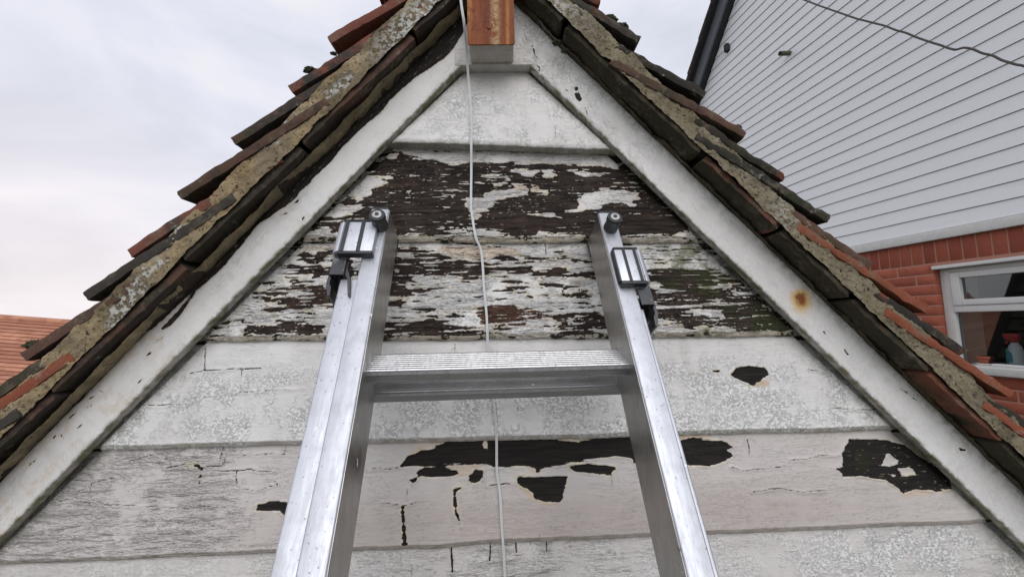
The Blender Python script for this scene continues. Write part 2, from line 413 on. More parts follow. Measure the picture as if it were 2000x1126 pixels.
# =================================================================== GABLE OUTBUILDING
GROUND_Z = -3.25
SL = 0.8186347; ZA = 0.4819284; CS, SN, TN = math.cos(SL), math.sin(SL), math.tan(SL)
XE = 1.05                                                     # half width at the eaves
def sp(sg, s, t, y):
    """point on the verge: s down the slope from the apex, t square to it, sg -1 left / +1 right"""
    return np.array([sg*(s*CS+t*SN), y, ZA-s*SN+t*CS])
def to_st(sg, px, y):
    w = at_y(px, y); x = sg*w[0]; z = w[2]-ZA
    return (x*CS-z*SN, x*SN+z*CS)
shed = empty('outbuilding', (0, 1.2, GROUND_Z))
tagobj(shed, 'weatherboarded gable of an old outbuilding with flaking white paint and mossy clay tiled verges', 'outbuilding')

def px_poly(crop, pts, y):
    ox, oz, k = crop
    w = [at_y((ox+a/k, oz+b/k), y) for a, b in pts]
    return [(p[0], p[2]) for p in w]
A = (680, 270, 3.4483); B = (560, 300, 5.0); Cc = (940, 300, 4.348); D = (370, 460, 5.119); E_ = (740, 460, 4.5455); Fc = (1220, 460, 4.8947)
G = (740, 820, 2.7778); Hc = (1300, 726, 2.8143); I_ = (0, 726, 2.8143); J = (1300, 380, 2.8143); Z2 = (600, 0, 2.8143)
YF = -.0185
# (board, crop, +1 bare / -1 paint island, points)
PEEL = [
 # --- second board: nearly all bare, islands of paint
 (1, A, 1, [(-400, 60), (2300, 60), (2300, 640), (1900, 690), (1300, 690), (600, 668), (330, 662), (-50, 655), (-400, 655)]),
 (1, B, -1, [(470, 430), (300, 560), (470, 410), (600, 290), (700, 190), (740, 155), (850, 160), (760, 195), (1000, 200), (1020, 225), (920, 240), (990, 275), (880, 310), (820, 330), (830, 410), (680, 440), (590, 415), (510, 470), (430, 470)]),
 (1, B, -1, [(260, 640), (330, 560), (400, 545), (520, 510), (700, 510), (740, 530), (690, 570), (600, 600), (560, 630), (450, 640), (430, 615), (330, 605)]),
 (1, B, -1, [(-40, 830), (100, 740), (200, 700), (260, 740), (400, 715), (440, 740), (380, 800), (200, 812)]),
 (1, A, -1, [(345, 60), (370, 85), (480, 115), (600, 133), (690, 163), (820, 155), (1000, 150), (1060, 150), (1200, 155), (1350, 160), (1640, 165), (1830, 195), (1900, 100)]),
 (1, A, -1, [(235, 92), (330, 88), (322, 124), (250, 120)]),
 (1, A, -1, [(160, 130), (200, 100), (225, 115), (190, 140)]),
 (1, A, -1, [(890, 252), (960, 230), (1010, 230), (1095, 252), (1090, 274), (1010, 257), (950, 262)]),
 (1, A, -1, [(1100, 203), (1210, 193), (1290, 212), (1250, 232), (1190, 236), (1150, 217)]),
 (1, A, -1, [(1310, 213), (1370, 203), (1420, 233), (1370, 252), (1320, 247)]),
 (1, A, -1, [(1490, 208), (1590, 207), (1650, 232), (1760, 230), (1700, 253), (1600, 256)]),
 (1, A, -1, [(800, 393), (840, 398), (910, 388), (920, 370), (1010, 343), (1110, 348), (1210, 338), (1215, 377), (1100, 397), (1000, 402), (1000, 432), (950, 472), (900, 492), (860, 502), (900, 517), (870, 542), (830, 542), (800, 532), (830, 510), (800, 472), (765, 457), (790, 430)]),
 (1, A, -1, [(1110, 300), (1215, 308), (1210, 340), (1120, 342)]),
 (1, A, -1, [(1230, 310), (1290, 298), (1300, 330), (1370, 352), (1340, 373), (1240, 362)]),
 (1, A, -1, [(975, 297), (1045, 302), (1030, 318), (980, 316)]),
 (1, A, -1, [(1550, 410), (1600, 370), (1700, 335), (1860, 335), (1960, 370), (1970, 400), (1920, 420), (1955, 467), (1900, 462), (1850, 435), (1770, 440), (1690, 472), (1610, 472), (1550, 493), (1465, 494), (1550, 475), (1555, 440)]),
 (1, A, -1, [(1190, 508), (1290, 502), (1370, 497), (1435, 532), (1370, 529), (1280, 522)]),
 (1, A, -1, [(1500, 517), (1560, 512), (1572, 537), (1520, 538)]),
 (1, A, -1, [(640, 626), (740, 621), (860, 626), (960, 611), (1022, 640), (1000, 658), (900, 652), (800, 643), (700, 644)]),
 (1, A, -1, [(1170, 652), (1260, 648), (1290, 618), (1400, 643), (1510, 658), (1440, 675), (1300, 668)]),
 (1, Cc, -1, [(1290, 728), (1350, 697), (1582, 692), (1575, 727), (1400, 740)]),
 (1, Cc, -1, [(1655, 697), (1712, 702), (1695, 718)]),
 (1, Cc, -1, [(1710, 733), (1790, 712), (1870, 692), (1920, 730), (1900, 770), (1800, 748)]),
 (1, A, -1, [(375, 347), (422, 347), (412, 371), (382, 368)]),
 (1, A, -1, [(635, 342), (722, 343), (700, 353)]), (1, A, -1, [(632, 368), (722, 373), (705, 398)]),
 # --- third board: paint with big losses
 (2, D, 1, [(1060, 155), (1120, 130), (1320, 125), (1500, 135), (1600, 160), (1620, 430), (1450, 430), (1350, 430), (1300, 420), (1220, 450), (1100, 455), (990, 450), (1000, 430), (930, 400), (960, 390), (1080, 400), (1080, 370), (1000, 345), (870, 345), (1000, 340), (1080, 330), (1080, 310), (830, 305), (840, 292), (1000, 290), (1140, 285), (1150, 270), (1230, 265), (1030, 245), (1080, 220), (940, 210), (950, 180), (1060, 180)]),
 (2, D, -1, [(1180, 153), (1242, 158), (1222, 177)]), (2, D, -1, [(1280, 248), (1390, 233), (1427, 287), (1310, 292)]), (2, D, -1, [(1080, 398), (1212, 393), (1217, 432), (1090, 437)]), (2, D, -1, [(1320, 200), (1500, 185), (1500, 225), (1330, 222)]), (2, D, -1, [(1260, 440), (1380, 425), (1400, 480), (1250, 490)]),
 (2, D, 1, [(830, 510), (890, 480), (1000, 460), (1130, 490), (1250, 480), (1400, 480), (1560, 490), (1560, 690), (1380, 700), (1240, 690), (1220, 720), (1210, 745), (1080, 750), (960, 742), (730, 747), (750, 728), (960, 720), (960, 690), (840, 690), (950, 650), (820, 657), (800, 628), (970, 618), (1200, 640), (1290, 640), (1230, 600), (1240, 560), (1100, 555), (900, 550)]),
 (2, D, 1, [(605, 570), (640, 540), (750, 545), (770, 580), (870, 573), (960, 570), (972, 612), (870, 612), (800, 632), (790, 662), (660, 657), (618, 620)]),
 (2, D, 1, [(640, 456), (840, 461), (840, 482), (650, 479)]), (2, D, 1, [(676, 690), (772, 677), (742, 712), (688, 714)]), (2, D, 1, [(818, 770), (902, 752), (892, 778)]), (2, D, 1, [(838, 838), (962, 843), (920, 864), (858, 862)]),
 (2, D, 1, [(428, 840), (450, 818), (537, 823), (532, 858), (480, 858)]), (2, D, 1, [(298, 885), (380, 847), (412, 847), (380, 888), (328, 893)]), (2, D, 1, [(178, 903), (302, 903), (260, 926), (200, 923)]),
 (2, D, 1, [(508, 930), (570, 925), (590, 893), (700, 903), (790, 908), (860, 908), (940, 878), (1060, 858), (1150, 863), (1250, 888), (1330, 898), (1342, 960), (1290, 987), (1160, 1002), (1110, 997), (1060, 950), (970, 965), (870, 980), (860, 1017), (770, 1017), (700, 987), (590, 992), (518, 960)]),
 (2, D, 1, [(480, 1001), (640, 1000), (560, 1016)]), (2, D, 1, [(1340, 932), (1392, 927), (1392, 945)]),
 (2, E_, 1, [(-150, 105), (360, 103), (470, 113), (560, 160), (640, 190), (790, 215), (830, 225), (900, 225), (960, 250), (1060, 260), (1200, 270), (1350, 268), (1380, 300), (1530, 300), (1590, 273), (1650, 288), (1780, 308), (2050, 300), (2050, 385), (1915, 382), (1800, 377), (1650, 372), (1540, 372), (1500, 402), (1420, 402), (1370, 352), (1320, 337), (1230, 347), (1180, 320), (1060, 320), (960, 347), (1130, 350), (1200, 355), (1290, 363), (1200, 387), (1100, 387), (1050, 362), (900, 362), (880, 382), (800, 412), (740, 407), (770, 380), (690, 352), (610, 342), (700, 320), (800, 300), (710, 300), (600, 327), (590, 352), (470, 342), (420, 322), (350, 337), (260, 342), (310, 400), (240, 420), (240, 460), (290, 490), (290, 540), (200, 552), (80, 552), (-150, 500)]),
 (2, E_, -1, [(-30, 150), (150, 148), (292, 168), (292, 194), (150, 182), (-30, 180)]), (2, E_, -1, [(130, 288), (167, 293), (167, 322), (135, 320)]),
 (2, E_, 1, [(288, 480), (370, 463), (452, 475), (380, 503), (310, 508)]), (2, E_, 1, [(-100, 580), (60, 578), (180, 568), (227, 590), (190, 633), (60, 628), (-100, 620)]),
 (2, E_, 1, [(1035, 195), (1060, 177), (1240, 187), (1252, 222), (1150, 218), (1050, 214)]), (2, E_, 1, [(1300, 193), (1600, 205), (1880, 210), (2000, 213), (2000, 226), (1500, 219)]), (2, E_, 1, [(1520, 210), (1640, 186), (1762, 203), (1700, 221)]),
 (2, E_, 1, [(1098, 398), (1230, 398), (1332, 420), (1230, 433), (1150, 423)]), (2, E_, 1, [(1418, 445), (1470, 423), (1640, 438), (1790, 448), (1850, 500), (1872, 540), (1760, 551), (1660, 533), (1600, 532), (1640, 500), (1630, 467), (1560, 462), (1440, 467)]),
 (2, E_, 1, [(1098, 470), (1162, 463), (1152, 487), (1105, 490)]), (2, E_, 1, [(1308, 523), (1372, 550), (1340, 558)]), (2, E_, 1, [(1438, 540), (1490, 523), (1532, 557), (1460, 563)]),
 (2, E_, 1, [(880, 640), (1010, 630), (1050, 610), (1200, 610), (1270, 640), (1310, 625), (1390, 650), (1500, 700), (1530, 720), (1360, 735), (1310, 730), (1290, 780), (1200, 795), (1050, 790), (900, 785), (890, 720), (860, 690)]),
 (2, E_, 1, [(1538, 730), (1600, 698), (1732, 713), (1690, 742), (1600, 757)]),
 (2, E_, 1, [(1608, 800), (1640, 773), (1720, 778), (1730, 745), (1870, 690), (1940, 668), (2060, 740), (2060, 800), (1900, 802), (1850, 842), (1980, 860), (1970, 888), (1820, 882), (1600, 867), (1700, 840), (1720, 810)]),
 (2, E_, 1, [(-100, 770), (200, 760), (400, 750), (430, 713), (512, 708), (500, 760), (640, 770), (720, 790), (900, 810), (932, 820), (940, 850), (1100, 870), (1172, 886), (1000, 898), (900, 892), (780, 922), (600, 907), (400, 927), (200, 922), (-100, 905)]),
 (2, E_, 1, [(308, 690), (370, 648), (450, 628), (502, 655), (460, 682), (380, 697)]), (2, E_, 1, [(538, 678), (600, 668), (700, 678), (762, 715), (740, 747), (660, 742), (600, 702)]), (2, E_, 1, [(758, 640), (862, 633), (800, 652)]),
 (2, Fc, 1, [(60, 310), (200, 310), (380, 295), (560, 310), (700, 320), (750, 345), (940, 350), (1050, 390), (1120, 405), (1200, 470), (1250, 500), (1210, 510), (1130, 470), (1100, 440), (960, 440), (870, 435), (940, 470), (960, 500), (1100, 505), (1210, 520), (1220, 540), (1100, 540), (1040, 545), (1080, 560), (1300, 570), (1370, 640), (1330, 660), (1320, 680), (1400, 700), (1460, 700), (1600, 800), (1690, 890), (1600, 920), (1500, 930), (1300, 910), (1200, 920), (1120, 950), (1050, 960), (930, 950), (880, 920), (800, 900), (800, 870), (730, 870), (650, 890), (560, 860), (420, 830), (330, 800), (300, 760), (200, 720), (210, 640), (330, 680), (560, 700), (570, 690), (350, 660), (60, 600)]),
 (2, Fc, -1, [(596, 725), (700, 708), (940, 713), (930, 740), (952, 772), (820, 775), (700, 757)]), (2, Fc, -1, [(788, 885), (860, 868), (1080, 878), (1077, 912), (1010, 922), (930, 907), (900, 943), (840, 912)]), (2, Fc, -1, [(240, 445), (350, 460), (340, 490), (250, 490)]),
 (2, Fc, 1, [(678, 253), (852, 268), (840, 283), (700, 268)]), (2, Fc, 1, [(618, 958), (760, 953), (900, 963), (1002, 970), (900, 988), (640, 978)]), (2, Fc, 1, [(1298, 973), (1462, 968), (1452, 988), (1320, 991)]),
 # --- fourth board: one hole
 (3, J, 1, [(370, 985), (400, 955), (470, 943), (560, 955), (582, 990), (540, 1020), (490, 1050), (430, 1032), (385, 1005)]), (3, J, 1, [(266, 970), (310, 963), (302, 980)]),
 # --- fifth board
 (4, G, 1, [(105, 265), (150, 205), (240, 170), (285, 170), (300, 155), (350, 140), (360, 115), (480, 110), (760, 105), (940, 100), (990, 120), (1090, 130), (1130, 115), (1200, 110), (1290, 95), (1360, 100), (1650, 125), (1710, 110), (1800, 115), (1880, 125), (1935, 155), (1900, 170), (1940, 205), (1920, 220), (1860, 240), (1800, 258), (1700, 250), (1390, 240), (1380, 215), (1290, 205), (1200, 215), (1050, 235), (950, 260), (860, 265), (720, 260), (620, 262), (580, 245), (470, 245), (300, 258), (200, 255)]),
 (4, G, -1, [(563, 123), (586, 123), (589, 167), (563, 167)]),
 (4, G, 1, [(203, 290), (240, 266), (340, 260), (422, 280), (427, 300), (380, 314), (280, 314), (213, 305)]), (4, G, 1, [(163, 330), (215, 313), (180, 352)]), (4, G, 1, [(488, 305), (520, 278), (567, 285), (567, 320), (520, 347), (486, 335)]),
 (4, G, 1, [(745, 308), (1027, 316), (1017, 360), (987, 452), (880, 442), (840, 422), (838, 400), (758, 350)]), (4, G, 1, [(838, 262), (902, 262), (860, 297)]), (4, G, 1, [(1028, 258), (1150, 245), (1292, 265), (1262, 300), (1150, 297), (1080, 292)]),
 (4, G, 1, [(117, 468), (133, 470), (151, 640), (154, 697), (131, 697)]), (4, G, 1, [(398, 378), (447, 368), (417, 397), (422, 500), (447, 572), (423, 530), (406, 470)]),
 (4, Hc, 1, [(1040, 380), (1260, 385), (1360, 420), (1430, 470), (1530, 530), (1590, 580), (1605, 635), (1500, 655), (1380, 640), (1310, 675), (1290, 640), (1220, 600), (1100, 575), (990, 575), (955, 540), (995, 520), (990, 470), (1010, 420)]),
 (4, Hc, -1, [(1240, 452), (1300, 488), (1303, 512), (1250, 528), (1203, 522)]), (4, Hc, -1, [(1298, 540), (1360, 528), (1402, 572), (1310, 578)]), (4, Hc, -1, [(1226, 563), (1287, 568), (1270, 585)]),
 (4, I_, 1, [(1408, 735), (1480, 718), (1700, 725), (1690, 790), (1565, 797), (1530, 772), (1408, 762)]), (4, I_, 1, [(1003, 513), (1070, 518), (1092, 540), (1077, 632), (1080, 545)]),
]
# thin splits: (board, crop, width in mm, polyline)
SPLIT = [
 (4, G, .9, [(590, 362), (660, 352), (750, 350)]), (4, G, .7, [(150, 380), (148, 430)]), (4, G, .6, [(20, 455), (95, 462), (130, 468), (200, 455)]), (4, G, .5, [(-40, 270), (40, 275), (105, 265)]), (4, G, .5, [(1265, 305), (1268, 350)]), (4, G, .5, [(872, 590), (874, 632)]),
 (5, G, 1.4, [(390, 690), (394, 840)]), (5, G, 1.2, [(606, 680), (600, 780)]), (5, G, 1.0, [(742, 675), (748, 735)]), (5, G, .8, [(912, 668), (914, 730)]), (5, G, .6, [(825, 675), (826, 705)]), (5, G, .6, [(172, 800), (174, 860)]),
 (4, I_, .9, [(1205, 412), (1185, 488), (1215, 492), (1198, 525), (1085, 535)]), (4, I_, .9, [(880, 540), (1003, 513)]), (4, I_, .8, [(1160, 555), (1280, 550), (1360, 545), (1410, 555), (1500, 560)]), (4, I_, .9, [(1282, 555), (1286, 625)]), (4, I_, .7, [(1550, 415), (1545, 460), (1380, 462), (1190, 468)]),
 (4, I_, .8, [(475, 668), (478, 622), (545, 600), (620, 590)]), (4, I_, .6, [(280, 660), (380, 668), (470, 650)]), (4, I_, .6, [(230, 710), (420, 720), (600, 735), (780, 740), (1000, 755), (1180, 738)]), (4, I_, .6, [(660, 505), (800, 470), (860, 492), (980, 468)]), (4, I_, .5, [(1500, 605), (1515, 625), (1400, 660), (1280, 650)]),
 (3, (0, 380, 2.8143), 1.0, [(1103, 835), (1105, 960)]), (3, (0, 380, 2.8143), .8, [(1030, 985), (1120, 968), (1280, 962), (1420, 955)]), (3, (0, 380, 2.8143), .6, [(1310, 965), (1312, 1000)]),
 (3, I_, .7, [(700, 180), (830, 185), (930, 180), (1030, 178)]), (3, I_, .5, [(1200, 120), (1400, 108), (1660, 95)]), (3, Hc, .7, [(915, 200), (1050, 205), (1190, 212)]), (3, J, .6, [(800, 965), (870, 970), (920, 1000)]),
 (4, Hc, .9, [(470, 378), (478, 455)]), (4, Hc, .6, [(370, 530), (450, 550), (600, 535), (700, 520)]), (4, Hc, .6, [(480, 665), (620, 642), (760, 665), (890, 655)]), (4, Hc, .5, [(700, 490), (790, 488), (870, 465), (990, 470)]),
 (2, E_, .8, [(1480, 60), (1492, 155)]), (3, E_, .8, [(670, 955), (668, 1010)]), (0, Z2, .5, [(1360, 700), (1362, 755)]), (0, Z2, .5, [(790, 465), (830, 440)]),
]
EDGES = [((-.1871, .2963), (.2039, .2778)), ((-.3327, .1382), (.3403, .1240)), ((-.4817, -.0179), (.4923, -.0324)), ((-.6252, -.1771), (.6309, -.1833)), ((-.7411, -.3354), (.7733, -.3270)), ((-.9, -.4870), (.9, -.4790)), ((-1.0, -.6400), (1.0, -.6370))]
def edge_z(k, x):
    (x0, a), (x1, b) = EDGES[k]; return a+(np.clip(x, -1.2, 1.2)-x0)*(b-a)/(x1-x0)
def line_d(px, pz, pts):
    d = np.full(px.shape, 1e9)
    for i in range(len(pts)-1):
        ax, ay = pts[i]; bx, by = pts[i+1]; ex, ey = bx-ax, by-ay; L = ex*ex+ey*ey+1e-12
        t = np.clip(((px-ax)*ex+(pz-ay)*ey)/L, 0, 1)
        d = np.minimum(d, (px-ax-t*ex)**2+(pz-ay-t*ey)**2)
    return np.sqrt(d)

def board(k):
    top0 = .455 if k == 0 else None
    zc = EDGES[k][0][1]; half = (ZA-zc)/TN+.02
    ncol = int(2*half/.0017)
    hgt = .17
    # rows: v=0 bottom back edge ... front
    prof = [(0.0, -.003), (0.0, -.0100), (.0004, -.0140), (.0030, -.0166), (.0068, -.0188), (.0094, -.0204)]
    if k == 0: prof = [(0.0, -.002), (0.0, -.0080), (0.0, -.0140), (.0001, -.0190), (.0012, -.0204), (.0094, -.0206)]
    nfront = 88
    vs_ = [p[0] for p in prof]+list(np.linspace(.0112, hgt, nfront))
    u = np.linspace(-1, 1, ncol)
    V = np.array(vs_)
    X0 = u[None, :]*half
    zb = edge_z(k, X0)
    wob = .0016*fbm(X0*14+k*9, X0*0+k*3.3, 4)+.0006*fbm(X0*140+k, X0*0+5, 2)
    if k == 4: wob = wob-.0035*sstep(-.30, -.16, X0)*sstep(-.06, -.10, X0)*(.4+.6*vnoise(X0*60, X0*0+2))
    if k in (1, 2): wob = wob*1.7
    zb = zb+wob
    if k == 0: ztop = np.full_like(X0, top0)
    else: ztop = edge_z(k-1, X0)+.013
    fr = V[:, None]/hgt
    Z = np.where(V[:, None] < .0112, zb+V[:, None], zb+.0112+(V[:, None]-.0112)/(hgt-.0112)*(ztop-zb-.0112))
    # follow the rake of the gable at the ends
    lim = np.minimum((ZA-Z)/TN+.016, XE-.03)
    X = X0/half*lim
    Yp = np.array([p[1] for p in prof]+list(np.linspace(-.0198, -.0075, nfront)))[:, None]+0*X
    P = np.stack([X, Yp, Z], -1)
    if k == 0: P[2:, :, 1] -= .0085
    # peeling field (mm)
    bare = np.full(X.shape, -30.0)
    isl = np.full(X.shape, -30.0)
    for bk, crop, sg, pts in PEEL:
        if bk != k: continue
        s_ = poly_sd(X, Z, px_poly(crop, pts, YF))*1000
        if sg > 0: bare = np.maximum(bare, s_)
        else: isl = np.maximum(isl, s_)
    wild = {1: 8.5, 2: 7.5, 4: 3.4, 3: 3.0}.get(k, 2.0)
    nz = fbm(X*34+11*k, Z*300+5, 5)
    nz2 = fbm(X*160+3*k, Z*420+9, 3)
    bare = bare+wild*nz+.9*nz2
    isl = isl+wild*.8*fbm(X*40+3*k, Z*300+25, 5)+.8*fbm(X*180+2*k, Z*400+1, 3)
    if k == 1:
        st = fbm(X*22+40, Z*620+7, 4); isl = np.maximum(isl, (st-.22)*22-5*sstep(.25, -.15, fbm(X*9, Z*16+3, 2)))
    if k == 2:
        st = fbm(X*26+4, Z*520+7, 4); isl = np.maximum(isl, (st-.26)*20)
        st = fbm(X*30+64, Z*460+17, 4); bare = np.maximum(bare, (st-.27)*18)
    bare = np.minimum(bare, -isl)
    halo = bare.copy()
    for bk, crop, wd, pts in SPLIT:
        if bk != k: continue
        dd = line_d(X+.0012*fbm(X*90, Z*90, 3), Z+.0012*fbm(X*90+9, Z*90+4, 3), px_poly(crop, pts, YF))*1000
        bare = np.maximum(bare, wd*.95*(.55+.75*vnoise(X*70, Z*70))-dd)
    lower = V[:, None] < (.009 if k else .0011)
    if k in (1, 2):
        em = fbm(X*22+8, Z*0+k, 4); bare = np.where(lower, 4.5*em-1.2+4.0*fbm(X*70, Z*900, 3), bare)
    elif k >= 3: bare = np.where(lower, np.minimum(bare, .6*fbm(X*60, Z*600, 3)-1.2), bare)
    bare = np.clip(bare, -12, 12)
    msk = sstep(-.4, .6, bare)
    relief = .0011*msk-.0015*np.exp(-((bare+1.1)/.9)**2)*(.35+1.1*vnoise(X*45, Z*60+k))+.00035*fbm(X*14, Z*420+k, 4)*msk
    relief += .0004*fbm(X*6+k, Z*55, 3)
    front = sstep(.0085, .0096, V[:, None]) if k else sstep(.0008, .002, V[:, None])
    P[..., 1] += relief*front
    endd = lim-np.abs(X)
    P[..., 1] += .007*sstep(.0215, .0175, endd+.0016*fbm(Z*60, X*0+k, 3))
    o = np.ones_like(X)
    g = fbm(X*2.3+k, Z*5, 3)
    worm = {0: .8*sstep(.35, .1, np.abs(X-.02)*1.6)*sstep(.43, .37, Z), 3: .55+.45*sstep(.0, -.06, Z-.0), 5: .35+.6*sstep(.3, .6, X)}.get(k, .05)*o
    if k == 3: worm = o*sstep(-.045, -.085, Z)*.95
    crack = {0: .12, 1: .85, 2: 1.0, 3: .10, 4: .42, 5: .45, 6: .4}[k]*o
    if k == 4: crack = o*(.13+.87*sstep(-.3, -.5, X))
    if k == 5: crack = o*(.18+.45*np.exp(-((X-.02)/.18)**2))
    tint = {0: .12+.35*sstep(.36, .42, Z), 1: .25, 2: .18, 3: .12, 4: .58, 5: .45, 6: .4}[k]*o+.22*g
    if k == 4: tint = tint+.4*sstep(-.23, -.29, Z)*sstep(.75, .2, np.abs(X-.1))
    if k in (3, 4, 5): tint = np.where(lower, 1.0, tint)  # down-facing board edges tinted darker: their shade is put into the colour
    if k == 0: tint = np.where(lower, .85, tint)  # underside of the peak board, its shade tinted in likewise
    tone = {1: .10, 2: .14}.get(k, .0)*o
    if k == 2:
        tone = np.maximum(tone, sstep(-3, 2, poly_sd(X, Z, px_poly(E_, [(850, 600), (1200, 600), (1540, 690), (1540, 740), (1320, 800), (850, 800)], YF))*1000)*1.1)
        tone = np.maximum(tone, .45*sstep(-2, 8, poly_sd(X, Z, px_poly(D, [(830, 480), (1500, 480), (1480, 740), (950, 760)], YF))*1000))
    if k == 1: tone = tone+.35*sstep(.1, .5, fbm(X*5+3, Z*30, 3))*sstep(.25, -.05, X)
    alg = np.zeros_like(X)
    if k == 2: alg = .85*sstep(.22, .32, X)*sstep(-.1, .3, fbm(X*7, Z*16, 3)+.1)
    if k == 4: alg = .9*sstep(-2, 10, poly_sd(X, Z, px_poly(Hc, [(1050, 430), (1180, 430), (1180, 560), (1050, 560)], YF))*1000)
    if k == 4: alg = np.maximum(alg, .5*sstep(-2, 6, poly_sd(X, Z, px_poly(G, [(560, 190), (620, 190), (620, 255), (560, 255)], YF))*1000))
    endd = lim-np.abs(X)
    alg = np.maximum(alg, .55*sstep(.040, .016, endd))
    alg = np.maximum(alg, np.where(V[:, None] < .0072, .42, 0))  # olive algae along the same edge, deepening its painted shade
    if k == 0: alg = np.maximum(alg, .25*sstep(.302, .290, Z))
    if k == 3: alg = np.maximum(alg, .5*sstep(-2, 8, poly_sd(X, Z, px_poly(Hc, [(1040, 205), (1190, 205), (1150, 290), (1060, 270)], YF))*1000))
    if k == 5: alg = np.maximum(alg, .4*sstep(.6, .8, X)*sstep(.1, .4, fbm(X*10, Z*10, 3)+.2))
    prim = np.zeros_like(X)
    PR = []
    if k == 2: PR = [(E_, [(480, 95), (640, 80), (1200, 95), (1300, 170), (1080, 175), (880, 215), (700, 185), (560, 140)], .75), (D, [(1020, 100), (1060, 75), (1500, 80), (1500, 128), (1100, 130)], .35)]
    if k == 4: PR = [(G, [(140, 200), (200, 150), (340, 110), (350, 138), (240, 172)], .6), (G, [(735, 350), (845, 400), (890, 440), (985, 455), (900, 470), (830, 440)], .75), (G, [(300, 255), (560, 240), (560, 300), (420, 315), (330, 262)], .6), (G, [(940, 88), (1360, 80), (1360, 100), (1200, 112), (1090, 132), (980, 122)], .55), (G, [(800, 255), (900, 262), (870, 300), (820, 290)], .6), (Hc, [(1300, 640), (1380, 640), (1600, 610), (1640, 640), (1480, 670), (1310, 700)], .6), (Hc, [(1240, 370), (1420, 420), (1600, 570), (1560, 590), (1430, 465), (1340, 400)], .55), (Hc, [(70, 345), (250, 355), (230, 375), (80, 388)], .7), (G, [(1640, 85), (1820, 85), (1800, 112), (1650, 122)], .7)]
    if k == 3: PR = [(J, [(480, 1045), (545, 1018), (585, 1025), (572, 1060), (500, 1058)], .9)]
    if k == 1: PR = [(A, [(1105, 295), (1218, 303), (1210, 342), (1118, 344)], .7), (A, [(1228, 305), (1292, 295), (1305, 345), (1240, 366)], .8)]
    for crop, pts, amt in PR:
        prim = np.maximum(prim, amt*sstep(-1.5, 1.5, poly_sd(X, Z, px_poly(crop, pts, YF))*1000+1.5*nz))
    if k in (1, 2): prim = np.where(lower, .45, prim)
    bits = {1: 1.0, 2: 1.0}.get(k, .0)*o*sstep(-.35, .3, fbm(X*6, Z*26+2, 3)+.1)
    if k == 4: bits = o*.30*sstep(.5, .6, X)
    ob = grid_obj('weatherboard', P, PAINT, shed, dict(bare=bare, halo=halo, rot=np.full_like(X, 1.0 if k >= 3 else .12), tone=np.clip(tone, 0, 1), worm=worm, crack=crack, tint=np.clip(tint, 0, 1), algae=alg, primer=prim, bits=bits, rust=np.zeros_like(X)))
    sm = np.ones((X.shape[0]-1, X.shape[1]-1), bool); sm[:5 if k else 4] = False
    ob.data.polygons.foreach_set('use_smooth', sm.reshape(-1)); return ob
for k in range(7): board(k)

